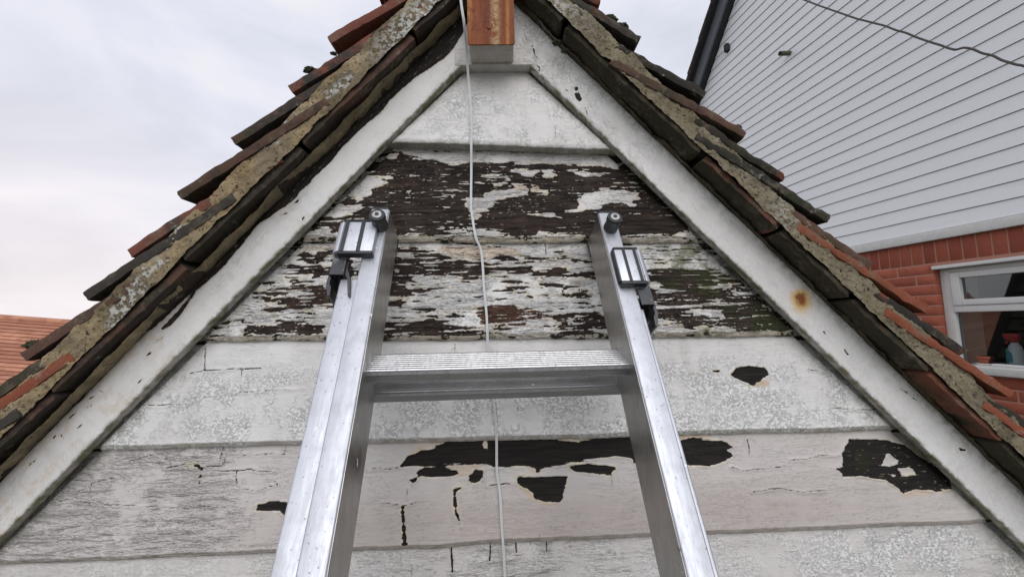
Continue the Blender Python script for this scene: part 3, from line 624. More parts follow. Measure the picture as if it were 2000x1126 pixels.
# ---- barge boards
LB_DARK = [(Z2, [(840, 130), (830, 180), (740, 230), (680, 285), (630, 350), (560, 385), (510, 420), (500, 470), (420, 560), (300, 700), (150, 800), (60, 900), (-40, 1010), (-300, 1000), (200, 400), (700, 60)])]
def barge(sg):
    n_t = 40; n_s = int(1.62/.0021)
    smax = (XE-.01)/CS
    W = .0585
    tq = np.linspace(0, W, n_t)
    prof_t = np.concatenate([[0, 0, .0004], tq[1:-1], [W-.0004, W, W]])
    prof_y = np.concatenate([[-.0215, -.0345, -.0362], np.full(n_t-2, -.0368), [-.0362, -.034, -.02]])
    u = np.linspace(0, 1, n_s)[None, :]
    T = prof_t[:, None]; s0 = -T*TN
    S = s0+u*(smax-s0)
    S = np.where(S < s0+.0005, s0+.0005, S)
    wob = .0011*fbm(S*11+sg*5, T*0+3, 4)
    Tw = T+wob*sstep(.02, 0, T)+wob*1.6*sstep(W-.02, W, T)
    X = sg*(S*CS+Tw*SN); Z = ZA-S*SN+Tw*CS
    Y = prof_y[:, None]+0*S
    bare = np.full(X.shape, -30.0)
    yb = -.0368
    if sg < 0:
        # weathered dark strip along the upper arris
        w_ = .0135*sstep(.52, .42, S)*sstep(-.02, .05, S)+.0085*sstep(.66, .60, S)*sstep(.48, .54, S)+.003*sstep(.72, .68, S)
        w_ = w_+.013*np.exp(-((S-.085)/.055)**2)+.004*fbm(S*26, T*0+1, 4)
        bare = np.maximum(bare, (Tw-(W-w_))*1000*np.where(w_ > .0015, 1, 0)-3*np.where(w_ > .0015, 0, 1))
        for crop, pts in [((120, 420, 3.7525), [(725, 830), (760, 800), (850, 700), (900, 640), (960, 560), (985, 560), (930, 640), (880, 720), (800, 810), (740, 838)])]:
            bare = np.maximum(bare, poly_sd(X, Z, px_poly(crop, pts, yb))*1000)
    else:
        for crop, pts in [((980, 0, 3.7525), [(538, 690), (565, 680), (585, 730), (570, 742), (545, 715)]), ((980, 0, 3.7525), [(535, 645), (552, 640), (556, 660), (540, 662)]), ((1300, 726, 2.8143), [(1615, 420), (1640, 425), (1645, 432), (1625, 430)])]:
            bare = np.maximum(bare, poly_sd(X, Z, px_poly(crop, pts, yb))*1000+.8)
    BL = [((0, 620, 3.7525), q) for q in ([(725, 530), (757, 547)], [(690, 575), (650, 600)], [(640, 655), (668, 640)], [(385, 890), (405, 862), (440, 858), (468, 886)], [(500, 740), (560, 690)], [(562, 812), (596, 784)], [(210, 1080), (275, 1035)], [(1010, 480), (1050, 440)], [(1075, 280), (1110, 250)], [(1150, 170), (1185, 150)])]+[((320, 220, 3.7525), q) for q in ([(1000, 570), (1085, 505)], [(935, 690), (985, 640)], [(1010, 795), (1030, 760)], [(860, 750), (900, 735)])]
    BR = [((980, 0, 3.7525), q) for q in ([(160, 240), (185, 300)], [(225, 330), (240, 400), (265, 430)], [(250, 470), (280, 500), (275, 520)], [(470, 660), (490, 668)], [(610, 790), (630, 850)], [(650, 780), (680, 810)], [(385, 940), (390, 1010)])]+[((1400, 400, 3.7525), q) for q in ([(780, 930), (800, 950)], [(945, 1070), (960, 1095)], [(960, 920), (990, 950)])]+[((1600, 620, 3.7525), q) for q in ([(190, 240), (215, 270)], [(600, 520), (720, 610)], [(640, 540), (700, 570)], [(1030, 960), (1070, 970)])]
    for crop, pts in (BL if sg < 0 else BR):
        dd = line_d(X+.001*fbm(X*120, Z*120, 3), Z+.001*fbm(X*120+9, Z*120+4, 3), px_poly(crop, pts, yb))*1000
        bare = np.maximum(bare, 1.15*(.5+.8*vnoise(X*110, Z*110))-dd-.25)
    nz = fbm(S*60+sg*3, T*150+2, 4)*np.where(np.abs(bare) < 1.6, .25, 1.0); bare = bare+2.2*nz+.8*fbm(S*260, T*300, 2)
    bare = np.clip(bare, -12, 12)
    front = (T > .0003) & (T < W-.0003)
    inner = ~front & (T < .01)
    bare = np.where(inner, -6, bare)
    msk = sstep(-.4, .6, bare)
    Y = Y+np.where(front, .0010*msk-.0006*np.exp(-((bare+1.2)/1.2)**2)+.0004*fbm(S*9, T*60+sg, 3), 0)
    # lifted flakes
    P = np.stack([X, Y, Z], -1)
    o = np.ones_like(X)
    alg = .9*sstep(.006, 0, T)*o
    if sg > 0: alg = np.maximum(alg, .85*sstep(W-.022, W-.002, T)*sstep(.02, .3, S)*(.55+.45*fbm(S*12, T*60, 3)))
    else: alg = np.maximum(alg, .35*sstep(W-.010, W, T)*o)
    alg = np.maximum(alg, .2*sstep(.16, .02, S)*(sg > 0))
    rust = np.zeros_like(X); tint = .12+.25*fbm(S*4, T*20+sg, 3)+.35*sstep(.14, .0, S)*(sg > 0)
    if sg > 0:
        c = px_poly((0, 0, 1), [(1564, 581)], yb)[0]; r = np.hypot(X-c[0], (Z-c[1])*np.where(Z > c[1], 1.15, .72))
        rust = np.exp(-(r/.0115)**1.25)*(1.4+.45*fbm(X*220, Z*160, 3))
    worm = .08*o+(.12+.55*sstep(.34, .05, S) if sg > 0 else .0)
    crack = o*.06+.22*sstep(.35, .7, fbm(S*7, T*30+sg, 3)+.2)
    prim = np.where(bare > -3.2, .4*sstep(-.2, .3, fbm(S*18, T*60, 3)), 0) if sg < 0 else np.zeros_like(X)
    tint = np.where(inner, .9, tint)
    return grid_obj('barge_board', P, PAINT_B[sg], shed, dict(bare=bare, halo=bare-3.0, rot=np.full_like(X, .6), tone=np.full_like(X, .02), worm=worm, crack=crack, tint=np.clip(tint, 0, 1), algae=np.clip(alg, 0, 1), primer=prim, bits=np.zeros_like(X)+.3, rust=rust), flip=(sg < 0))
barge(-1); barge(1)

def painted_box(name, lx, ly, lz, parent, tint=.4, algae=.2, n=18, mat=None):
    """small painted timber with a fine surface grid on each face (attributes for the paint material)"""
    bm = bmesh.new(); bmesh.ops.create_cube(bm, size=1)
    bmesh.ops.bevel(bm, geom=list(bm.edges), offset=.02, segments=1, affect='EDGES')
    for v in bm.verts:
        v.co = Vector((lx[0]+(v.co.x+.5)*(lx[1]-lx[0]), ly[0]+(v.co.y+.5)*(ly[1]-ly[0]), lz[0]+(v.co.z+.5)*(lz[1]-lz[0])))
    me = bpy.data.meshes.new(name); bm.to_mesh(me); bm.free()
    for k, val in dict(bare=-8, halo=-9, tint=tint, algae=algae, crack=.25, worm=.15).items():
        at = me.attributes.new(k, 'FLOAT', 'POINT'); at.data.foreach_set('value', [val]*len(me.vertices))
    me.materials.append(mat or PAINT)
    o = bpy.data.objects.new(name, me); COL.objects.link(o); attach(o, parent); return o
# block closing the apex under the ridge beam
ab0, ab1 = at_y((893, 121), -.0385), at_y((1036, 131), -.0385)
zb_ = .5*(ab0[2]+ab1[2])
painted_box('apex_block', (ab0[0]-.004, ab1[0]+.004), (-.0376, -.010), (zb_, zb_+.03), shed, .35, .25)
# ridge beam with its rusted cap
bl, br = at_y((914, 86), -.078), at_y((1005, 89), -.078)
zbm = .5*(bl[2]+br[2]); bx0, bx1 = bl[0], br[0]
beam = painted_box('ridge_beam', (bx0+.001, bx1-.001), (-.0765, .5), (zbm, zbm+.15), shed, .75, .1)
cap = painted_box('rusted_cap', (bx0-.0004, bx1+.0004), (-.0795, -.0770), (zbm-.0005, zbm+.152), beam, mat=RUST)
cap.data.materials[0] = RUST
scx = at_y((955, 54), -.0796)
lathe_obj('screw_head', [(.0034, 0), (.0034, .0008), (.0022, .0014), (.0010, .0013)], scx, (0, -1, 0), RUST, beam, 14)

# ---- verge tiles
def slab(name, p_head, p_tip, up, yf, depth, th, mat, parent, chip=.0016, seed=0, taper=0.0):
    """rough clay slab: runs head->tip on the verge face, thickness along up, going back into the roof (+y)"""
    p_head = np.asarray(p_head, float); p_tip = np.asarray(p_tip, float)
    L = np.linalg.norm(p_tip-p_head); ex = (p_tip-p_head)/L; ey = np.array([0, 1.0, 0]); ez = up-ex*np.dot(up, ex); ez /= np.linalg.norm(ez)
    nx, ny, nz_ = max(10, int(L/.009)), 6, 3
    bm = bmesh.new(); vs = {}; lay = bm.verts.layers.float.new('edge')
    def V(i, j, k):
        if (i, j, k) in vs: return vs[(i, j, k)]
        a, b, c = i/nx, j/ny, k/nz_
        b = b**1.8
        p = p_head+ex*(a*L)+ey*(b*depth)+ez*((c-.5)*th)
        q = Vector(p*75.0)+Vector((seed*3.1, seed*1.7, 0)); q2 = Vector(p*260.0)+Vector((seed, 0, seed*2))
        edge = (1 if i in (0, nx) else 0)+(1 if j in (0, ny) else 0)+(1 if k in (0, nz_) else 0)
        d = chip*mn.noise(q)+chip*.6*mn.noise(q2)
        cen = p_head+ex*(L*.5)
        p = p+ez*(d*(1.0 if k in (0, nz_) else .3)+.0034*mn.noise(Vector((a*2.2, seed*3.37+.5, .2)))+chip*.9*mn.noise(Vector((a*9.0, seed*1.3, c*.7))))
        if j == 0: p = p+ey*abs(chip*1.6*mn.noise(q+Vector((9, 0, 0))))
        if edge >= 2:                                   # worn arrises
            w = chip*(.25+1.5*abs(mn.noise(q+Vector((5, 5, 5)))))
            if i == 0: p = p+ex*w
            if i == nx: p = p-ex*(w+chip*4.0*max(0.0, mn.noise(Vector((seed*2.3, b*3.0, c*1.5)))))
            if j == 0: p = p+ey*w*.8
            if k == 0: p = p+ez*w*.7
            if k == nz_: p = p-ez*w*.7
        vs[(i, j, k)] = bm.verts.new(p); vs[(i, j, k)][lay] = 1.0 if (j == 0 or i == nx) else 0.0; return vs[(i, j, k)]
    def face(a, b, c, d): bm.faces.new((V(*a), V(*b), V(*c), V(*d)))
    for i in range(nx):
        for j in range(ny):
            for k in (0, nz_): face((i, j, k), (i+1, j, k), (i+1, j+1, k), (i, j+1, k))
        for k in range(nz_):
            for j in (0, ny): face((i, j, k), (i+1, j, k), (i+1, j, k+1), (i, j, k+1))
    for j in range(ny):
        for k in range(nz_):
            for i in (0, nx): face((i, j, k), (i, j+1, k), (i, j+1, k+1), (i, j, k+1))
    bmesh.ops.recalc_face_normals(bm, faces=bm.faces)
    for e_ in bm.edges:
        if len(e_.link_faces) == 2 and e_.calc_face_angle(0) > .6: e_.smooth = False
    me = bpy.data.meshes.new(name); bm.to_mesh(me); bm.free()
    me.polygons.foreach_set('use_smooth', [True]*len(me.polygons))
    me.materials.append(mat)
    o = bpy.data.objects.new(name, me); COL.objects.link(o); attach(o, parent); return o
YU, YT = -.080, -.0865
def upv(sg): return np.array([sg*SN, 0, CS])
TH = .0160
# left: tips along the silhouette; each tile runs up under the two courses above it
tipsL = [(637, 75), (558, 168), (445, 268), (342, 377), (243, 487), (153, 575), (38, 690), (-62, 792), (-168, 885), (-270, 985)]
headsL = [(934, -115), (850, -20), (742, 80), (633, 190), (538, 300), (450, 378), (330, 497), (215, 606), (133, 689), (27, 800)]
matsL = [T_RED2, T_TOP, T_TOP, T_UND, T_RED2, T_TOP, T_UND, T_UND, T_RED, T_TOP]
for i, (h, t) in enumerate(zip(headsL, tipsL)):
    hs, ts = to_st(-1, h, YT), to_st(-1, t, YT)
    slab('roof_tile', sp(-1, hs[0], hs[1]-TH*.43, YT+(0 if i in (3, 5, 8, 9) else .0050)), sp(-1, ts[0], ts[1]-TH*.43, YT-.0015+.0015*(i % 3)), upv(-1), YT, .16, TH*.86, matsL[i], shed, .0010, i)
# upper tiles near the ridge
for i, (h, t) in enumerate([((1010, -215), (735, -25)), ((1075, -300), (800, -110))]):
    hs, ts = to_st(-1, h, YT), to_st(-1, t, YT)
    slab('roof_tile', sp(-1, max(hs[0], .02), hs[1]-TH*.5, YT), sp(-1, max(ts[0], .1), ts[1]-TH*.5, YT), upv(-1), YT, .16, TH, T_TOP, shed, .0014, 20+i)
# right
pairsR = [((990, -130), (1172, 4)), ((1040, -60), (1250, 77)), ((1124, 37), (1378, 186)), ((1193, 115), (1457, 265)), ((1281, 176), (1534, 350)), ((1362, 261), (1621, 430)), ((1456, 349), (1703, 520)), ((1560, 440), (1813, 605)), ((1629, 512), (1887, 690)), ((1733, 605), (1978, 772)), ((1826, 710), (2070, 872)), ((1925, 787), (2160, 960)), ((2020, 880), (2260, 1050))]
matsR = [T_TOPR, T_TOP, T_TOPR, T_UND, T_TOPR, T_TOPR, T_UND, T_RED, T_TOPR, T_RED, T_TOPR, T_RED, T_TOPR]
for i, (h, t) in enumerate(pairsR):
    hs, ts = to_st(1, h, YT), to_st(1, t, YT)
    slab('roof_tile', sp(1, max(hs[0], -.03), hs[1], YT+(.001 if i in (3, 5, 7, 9, 11) else .006)), sp(1, ts[0], ts[1], YT-.0015), upv(1), YT, .16, TH*.80, matsR[i], shed, .0018, 40+i)
# undercloak tiles bedded on the barge boards
und_L = [((-180, 1025), (-60, 905)), ((-55, 900), (98, 770)), ((101, 764), (357, 518)), ((361, 510), (586, 285)), ((585, 277), (809, 70)), ((813, 66), (905, -18))]
for i, (a, b) in enumerate(und_L):
    sa, sb = to_st(-1, a, YU)[0], to_st(-1, b, YU)[0]
    slab('undercloak_tile', sp(-1, sb+.001, .0640, YU+.003), sp(-1, sa-.001, .0668+.0015*(i % 2), YU-.002), upv(-1), YU, .15, TH*.80, T_UND if i != 2 else T_UND, shed, .0010, 60+i)
und_R = [((1006, -10), (1086, 52)), ((1092, 58), (1370, 298)), ((1376, 306), (1522, 448)), ((1527, 451), (1666, 576)), ((1670, 583), (1816, 724)), ((1819, 727), (1965, 860)), ((1968, 863), (2110, 990)), ((2114, 994), (2250, 1120))]
for i, (a, b) in enumerate(und_R):
    sa, sb = to_st(1, a, YU)[0], to_st(1, b, YU)[0]
    slab('undercloak_tile', sp(1, max(sa, -.02)+.001, .0642, YU+.003), sp(1, sb-.001, .0662, YU-.001), upv(1), YU, .15, TH*.68, T_UNDR, shed, .0020, 80+i)

# ---- bedding mortar on each verge, and the fillet under the undercloak
def mortar(sg, name, mat, s0, s1, tlo, thi, y0, y1, amp, seed, lich):
    ns, nt = int((s1-s0)/.0028), 22
    S = np.linspace(s0, s1, ns)[None, :]; q = np.linspace(0, 1, nt)[:, None]
    T = tlo+q*(thi-tlo)+0*S
    T = T+.0035*fbm(S*30+seed, T*0+seed, 4)*q+.0030*fbm(S*48+seed, T*0+2, 4)*(1-q)
    Y = y0+q*(y1-y0)+amp*fbm(S*55+seed, T*70, 4)+amp*.5*fbm(S*240, T*260+seed, 3)
    X = sg*(S*CS+T*SN); Z = ZA-S*SN+T*CS
    lv = np.clip(lich(S, T)+0*T, 0, 1)
    return grid_obj(name, np.stack([X, Y, Z], -1), mat, shed, dict(lichen=lv), flip=(sg > 0))
mortar(-1, 'bedding_mortar', MORT_L, -.05, 1.5, .0675, .1030, -.0838, -.0838, .0032, 3, lambda S, T: np.maximum(sstep(.22, .10, S)*sstep(.105, .085, T), .8*sstep(.22, .4, fbm(S*16+7, T*60, 3))))
mortar(1, 'bedding_mortar', MORT_R, -.05, 1.5, .0668, .0985, -.0828, -.0828, .0036, 9, lambda S, T: 1.0*np.exp(-((S-.03)/.06)**2)+.9*sstep(.25, .6, fbm(S*9+4, T*30, 2)+.1)*sstep(.55, .1, S)+.35*np.exp(-((S-.53)/.03)**2))
mortar(-1, 'mortar_fillet', MORT_D, -.04, 1.5, .0585, .0550, -.0350, -.0640, .0020, 5, lambda S, T: .7*sstep(.3, .6, fbm(S*14+1, T*20, 3)+.1)*sstep(.6, .8, S))
mortar(1, 'mortar_fillet', MORT_G, -.04, 1.5, .0580, .0568, -.0335, -.0470, .0045, 6, lambda S, T: .3*sstep(.3, .6, fbm(S*14+1, T*20, 3)))

# ---- moss cushions on the tile edges
def moss(c, r, parent, seed):
    rr = random.Random(seed); bm = bmesh.new()
    bmesh.ops.create_icosphere(bm, subdivisions=3, radius=1)
    for v in bm.verts:
        d = v.co.copy(); q = 1+.45*mn.noise(d*2.3+Vector((seed, 0, 0)))+.35*mn.noise(d*6.1+Vector((0, seed, 0)))
        v.co = Vector(c)+Vector((d.x*1.25, d.y*.8, d.z*.62))*r*q
    base = [v.co.copy() for v in bm.verts]
    for p in base[::2]:
        d = (p-Vector(c)); d.normalize(); d = (d+Vector((rr.gauss(0, .5), rr.gauss(0, .5), rr.gauss(0, .5)+.35))).normalized()
        s_ = d.orthogonal().normalized()*r*.06; L = r*rr.uniform(.12, .32)
        bm.faces.new([bm.verts.new(p-s_), bm.verts.new(p+s_), bm.verts.new(p+d*L)])
    me = bpy.data.meshes.new('moss_cushion'); bm.to_mesh(me); bm.free(); me.materials.append(MOSS)
    o = bpy.data.objects.new('moss_cushion', me); COL.objects.link(o); attach(o, parent); o['kind'] = 'stuff'; return o
for i, (px, r, y) in enumerate([((606, 137), .0075, -.076), ((652, 105), .004, -.076), ((1190, 40), .010, -.07), ((1213, 54), .009, -.07), ((1236, 74), .005, -.07), ((1088, 84), .006, -.062), ((1104, 100), .005, -.060), ((70, 672), .010, -.078), ((1352, 168), .006, -.076), ((1436, 250), .007, -.076), ((1505, 338), .006, -.076), ((1596, 418), .006, -.076), ((1660, 495), .005, -.076)]):
    moss(at_y(px, y), r, shed, i)

# ---- body of the building behind the gable: sheathing, walls, roof courses
DEPTH = 2.6
BRICKB = flat_mat('shed_render', (.45, .43, .40), .9, 0, .15, 12)
e1_, e2_, e3_ = np.array([1.0, 0, 0]), np.array([0, 1.0, 0]), np.array([0, 0, 1.0])
zE = ZA-XE*TN
# back sheathing of the gable
mesh_obj('gable_sheathing', [(-XE, -.002, zE-.2), (XE, -.002, zE-.2), (XE, -.002, zE), (0, -.002, ZA+.08), (-XE, -.002, zE), (-XE, .03, zE-.2), (XE, .03, zE-.2), (XE, .03, zE), (0, .03, ZA+.08), (-XE, .03, zE)], [(0, 1, 2, 3, 4), (9, 8, 7, 6, 5), (0, 5, 6, 1), (1, 6, 7, 2), (2, 7, 8, 3), (3, 8, 9, 4), (4, 9, 5, 0)], WOOD_DARK, shed)
box_obj('wall', (0, 0, 0), e1_, e2_, e3_, (-.97, .97), (.035, DEPTH), (GROUND_Z, zE-.02), BRICKB, shed)
box_obj('wall_front', (0, 0, 0), e1_, e2_, e3_, (-.97, .97), (-.012, .034), (GROUND_Z, EDGES[6][0][1]-.002), BRICKB, shed)
for sg in (-1, 1):
    a = [sp(sg, -.06, .060, 0), sp(sg, 1.62, .060, 0), sp(sg, 1.62, .078, 0), sp(sg, -.06, .078, 0)]
    vv = [p+np.array([0, .08, 0]) for p in a]+[p+np.array([0, DEPTH+.1, 0]) for p in a]
    fix_normals(mesh_obj('roof_deck', vv, [(3, 2, 1, 0), (4, 5, 6, 7), (0, 1, 5, 4), (1, 2, 6, 5), (2, 3, 7, 6), (3, 0, 4, 7)], WOOD_DARK, shed))
    # the field of plain tiles, past what this view shows
    bm = bmesh.new()
    for c in range(16):
        for q in range(15):
            s1 = .10+c*.094; off = .08 if c % 2 else 0
            y0 = .082+q*.168-off; y0 = max(y0, .082); y1 = y0+.165
            j = random.uniform(-.0015, .0015)
            ps = [sp(sg, s1-.21, .080+j, 0), sp(sg, s1, .108+j, 0), sp(sg, s1, .121+j, 0), sp(sg, s1-.21, .092+j, 0)]
            vb = [bm.verts.new(p+np.array([0, yy, 0])) for yy in (y0, y1) for p in ps]
            for f in [(3, 2, 1, 0), (4, 5, 6, 7), (0, 1, 5, 4), (1, 2, 6, 5), (2, 3, 7, 6), (3, 0, 4, 7)]: bm.faces.new([vb[i] for i in f])
    bmesh.ops.recalc_face_normals(bm, faces=bm.faces)
    me = bpy.data.meshes.new('roof_tile_field'); bm.to_mesh(me); bm.free(); me.materials.append(T_TOP)
    o = bpy.data.objects.new('roof_tile_field', me); COL.objects.link(o); attach(o, shed); o['kind'] = 'stuff'
# half round ridge tiles
for q in range(6):
    y0 = -.07+q*.45; prof = []
    for r in (.115, .100):
        prof.append([(math.cos(a)*r, math.sin(a)*r*.9) for a in np.linspace(.15, math.pi-.15, 13)])
    poly = prof[0]+prof[1][::-1]
    fix_normals(prism_obj('ridge_tile', poly, (0, 0, ZA+.085), e1_, e3_, e2_, y0, y0+.445, T_TOP, shed))

# =================================================================== LADDER
KL = .974
_P = np.array([0.00238539, -0.18964265, -0.05402458]); LP = CAM+(_P-CAM)*KL
L1 = np.array([0.99805236, 0.06204885, -0.00643709]); L2 = np.array([-0.02361322, 0.47128338, 0.88166569]); L3 = np.array([0.05774003, -0.87979652, 0.47183066])
SD = .0677*KL                                                  # stile depth
def lpt(a, b, c): return LP+L1*a+L2*b+L3*c
def lloc(px, off=0.0):
    w = at_plane(px, LP+L3*off, L3)-LP; return w@L1, w@L2
ladder_foot = lpt(0, (GROUND_Z-LP[2])/L2[2], -SD)
ladder = empty('ladder', ladder_foot)
tagobj(ladder, 'aluminium extension ladder leaning against the flaking white gable', 'ladder')
BOT = (GROUND_Z-LP[2])/L2[2]+.05
HI = .155*KL                                                    # half inner width
topl, topr = lloc((744, 407.5))[1], lloc((1184, 415))[1]
for sg, top in ((-1, topl), (1, topr)):
    xa, xb = sorted((sg*HI, sg*.1800*KL))
    stl = box_obj('stile', LP, L1, L2, L3, (xa, xb), (BOT, top), (-SD, 0), ALU, ladder, .0018, 2)
    # skin of darker aluminium on the inside face, its shade put into the colour
    xi = sg*HI
    box_obj('stile_shaded_skin', LP, L1, L2, L3, sorted((xi-sg*.0006, xi+sg*.002)), (BOT, top-.001), (-SD+.0022, -.0022), ALU_IN, stl)
    box_obj('end_cap', LP, L1, L2, L3, (xa+.0012, xb-.0012) , (top-.004, top+.0055), (-SD+.001, -.0012), BLACK, stl, .0012)
    # thin black cap flange showing behind the stile
    fx = sorted((sg*HI-sg*.0012, sg*.1800*KL))
    box_obj('cap_flange', LP, L1, L2, L3, fx, (top-.03, top+.003), (-SD-.0035, -SD-.0002), BLACK, stl, .0008)
    # rubber buffer bolt
    ba, bb = lloc((744, 443) if sg < 0 else (1192, 446))
    c0 = lpt(ba, bb, 0)
    buf = lathe_obj('buffer', [(.0102, 0), (.0102, .004), (.0092, .0145), (.0104, .0165), (.0104, .0225), (.0098, .0238)], c0, L3, BLACK, stl, 32)
    lathe_obj('washer', [(.0066, .0232), (.0066, .0244), (.0058, .0248)], c0, L3, ALU_IN, stl, 32)
    lathe_obj('bolt_hole', [(.0026, .0244), (.0026, .0254), (.0020, .0255)], c0, L3, BLACK, stl, 18)
# rear section: stiles beside the front ones
lo = lloc((618, 740), -.010)[0]; tl = lloc((662, 545), -.010)[1]
box_obj('rear_stile', LP, L1, L2, L3, (-.2045*KL, -.1806*KL), (BOT, tl), (-SD-.012, -.009), ALU, ladder, .0018)
ro = lloc((1297, 764), -.010)[0]; tr = lloc((1254, 605), -.010)[1]
box_obj('rear_stile', LP, L1, L2, L3, (.1806*KL, .1868*KL), (BOT, tr), (-SD-.012, -.007), ALU, ladder, .0015)
# rungs
def rung(name, b0, c_front, c_back, half, parent):
    """b0: height of the tread front; profile in (b,c): ribbed tread, sloping dark front, back"""
    up = np.array([0, 0, 1.0])
    # tread stays nearly level: direction in the (L2,L3) plane
    prof = []
    n = 8
    d = np.array([.0330, 0])                                  # placeholder
    tb, tf = np.array([b0+.0335, c_back]), np.array([b0, c_front])   # (b,c)
    ax = (tf-tb); ln = np.linalg.norm(ax); ax /= ln; nr = np.array([ax[1], -ax[0]])
    if nr[0] < 0: nr = -nr
    for i in range(n):
        for q, h in ((0.06, -.0004), (.22, .0009), (.66, .0009), (.84, -.0004)):
            p = tb+ax*ln*((i+q)/n)+nr*h; prof.append(p)
    prof += [tf+np.array([-.0020, .0012]), tf+np.array([-.0048, -.0005])]
    bfr = tf+np.array([-.0078, -.0125])
    for i in range(4):
        p = tf+np.array([-.0054, -.0025])+(bfr-tf-np.array([-.0054, -.0025]))*((i+.5)/4)
        prof += [p+np.array([-.0003, .0004]), p+np.array([-.0004, -.0016])]
    prof += [bfr, bfr+np.array([.006, -.012]), tb+np.array([-.020, -.002]), tb+np.array([-.004, -.001])]
    m_ = len(prof)
    v = [lpt(-half, p[0], p[1]) for p in prof]+[lpt(half, p[0], p[1]) for p in prof]
    f = [(i, (i+1) % m_, m_+(i+1) % m_, m_+i) for i in range(m_)]+[tuple(range(m_))[::-1], tuple(range(m_, 2*m_))]
    return fix_normals(mesh_obj(name, v, f, ALU_R, parent))
b_front = .5*(lloc((719, 724), -.018)[1]+lloc((1227, 714), -.018)[1])
PITCHR = .28
for i in range(0, 11):
    b = b_front-i*PITCHR
    if b < BOT+.05: break
    rung('rung', b, -.0165, -.0480, HI-.0004, ladder)
    r2 = rung('rear_rung', b-.0042, -SD-.0120, -SD-.0440, HI+.012, ladder)
    # ferrule joints
    if i == 0:
        for sg in (-1, 1):
            pass
# guide brackets
def bracket(sg, TLp, BRp, ob):
    off = .009
    a0, b1 = lloc(TLp, off); a1, b0 = lloc(BRp, off)
    a0, a1 = sorted((a0, a1)); 
    br_ = box_obj('guide_bracket', LP, L1, L2, L3, (a0, a1), (b0, b1), (.0012, off), ALU, ladder, .0016)
    w = a1-a0
    # black ribs and frame (stand 1.5 mm proud)
    spots = (.10, .58) if sg < 0 else (.40, .86)
    for q in spots: box_obj('rib', LP, L1, L2, L3, (a0+w*(q-.055), a0+w*(q+.055)), (b0-.0005, b1+.0005), (off-.001, off+.0016), BLACK, br_, .0005)
    box_obj('frame_bar', LP, L1, L2, L3, (a0-.0006, a1+.0006), (b1+.0002, b1+.0022), (.002, off+.0014), BLACK, br_, .0005)
    box_obj('frame_bar', LP, L1, L2, L3, (a0-.0006, a1+.0006), (b0-.0048, b0-.0004), (.001, off+.0014), BLACK, br_, .0007)
    if sg > 0: box_obj('frame_bar', LP, L1, L2, L3, (a0-.0022, a0-.0004), (b0, b1), (.001, off+.0008), BLACK, br_, .0004)
    # rounded wing wrapping round the outer side of the stile
    xo = a0 if sg < 0 else a1
    prof = []
    for t in np.linspace(0, math.pi*.5, 7): prof.append((xo+sg*(.0085*math.sin(t)), off-.0085+.0085*math.cos(t)))
    prof += [(xo+sg*.0085, -.034), (xo+sg*.0060, -.034)]
    prof += [(xo+sg*.0060*math.sin(t), off-.0085+.0060*math.cos(t)) for t in np.linspace(math.pi*.5, 0, 7)]
    o_ = LP
    prism_obj('wing', prof, o_, L1, L3, L2, b0, b1-.001, ALU, br_)
    # hook below: bent steel claw gripping the stile
    k = sg
    claw = [(xo+k*.0068, .0005), (xo+k*.0092, -.010), (xo+k*.0098, -.028), (xo+k*.0050, -.036), (xo-k*.0030, -.036), (xo-k*.0030, -.033), (xo+k*.0040, -.0325), (xo+k*.0066, -.0265), (xo+k*.0062, -.0110), (xo+k*.0020, -.0020), (xo-k*.0100, -.0015), (xo-k*.0100, .0005)]
    prism_obj('hook', claw, o_, L1, L3, L2, b0-.030, b0-.005, ALU_DK, br_)
    tooth = [(xo+k*.0095, b0-.028), (xo+k*.0100, b0-.040), (xo+k*.0050, b0-.058), (xo+k*.0020, b0-.058), (xo+k*.0030, b0-.046), (xo+k*.0060, b0-.040), (xo+k*.0060, b0-.028)]
    prism_obj('hook_tooth', tooth, o_, L1, L2, L3, -.033, -.004, ALU_DK, br_)
    inner = [(xo-k*.0080, b0-.004), (xo-k*.0080, b0-.020), (xo-k*.0150, b0-.036), (xo-k*.0190, b0-.058), (xo-k*.0215, b0-.058), (xo-k*.0180, b0-.034), (xo-k*.0120, b0-.018), (xo-k*.0120, b0-.004)]
    if sg < 0: prism_obj('hook_tooth', inner, o_, L1, L2, L3, -.009, -.003, ALU_DK, br_)
bracket(-1, (674, 432), (727, 490), None)
bracket(1, (1198, 486), (1262, 548), None)

# =================================================================== WHITE CABLE
CAB = flat_mat('white_cable_sheath', (.66, .67, .68), .45, 0, .05, 40)
cpts = [((897, -60), -.100), ((900, 0), -.098), ((906, 43), -.092), ((911, 92), -.066), ((914.5, 149), -.0445), ((919, 199), -.037), ((921, 249), -.0330), ((920.5, 284), -.0318), ((920.5, 300), -.0300), ((920.5, 330), -.0255), ((920, 400), -.025), ((922, 420), -.0255), ((929, 462), -.026), ((939, 487), -.022), ((943, 522), -.0215), ((945, 558), -.0225), ((950, 611), -.024), ((952, 650), -.0245), ((953, 690), -.0205), ((958, 740), -.0205), ((964, 783), -.0215), ((969, 835), -.0235), ((970, 870), -.023), ((970, 897), -.0205), ((971, 925), -.021), ((977, 968), -.022), ((980, 1028), -.024), ((984, 1081), -.022), ((986, 1130), -.022), ((990, 1220), -.024), ((996, 1330), -.024)]
cable = tube_obj('white_cable', [at_y(p, y-.0005) for p, y in cpts], .00100, CAB, None, 8, True)
tagobj(cable, 'thin white twin cable hanging down the middle of the weatherboards behind the ladder rung', 'cable')

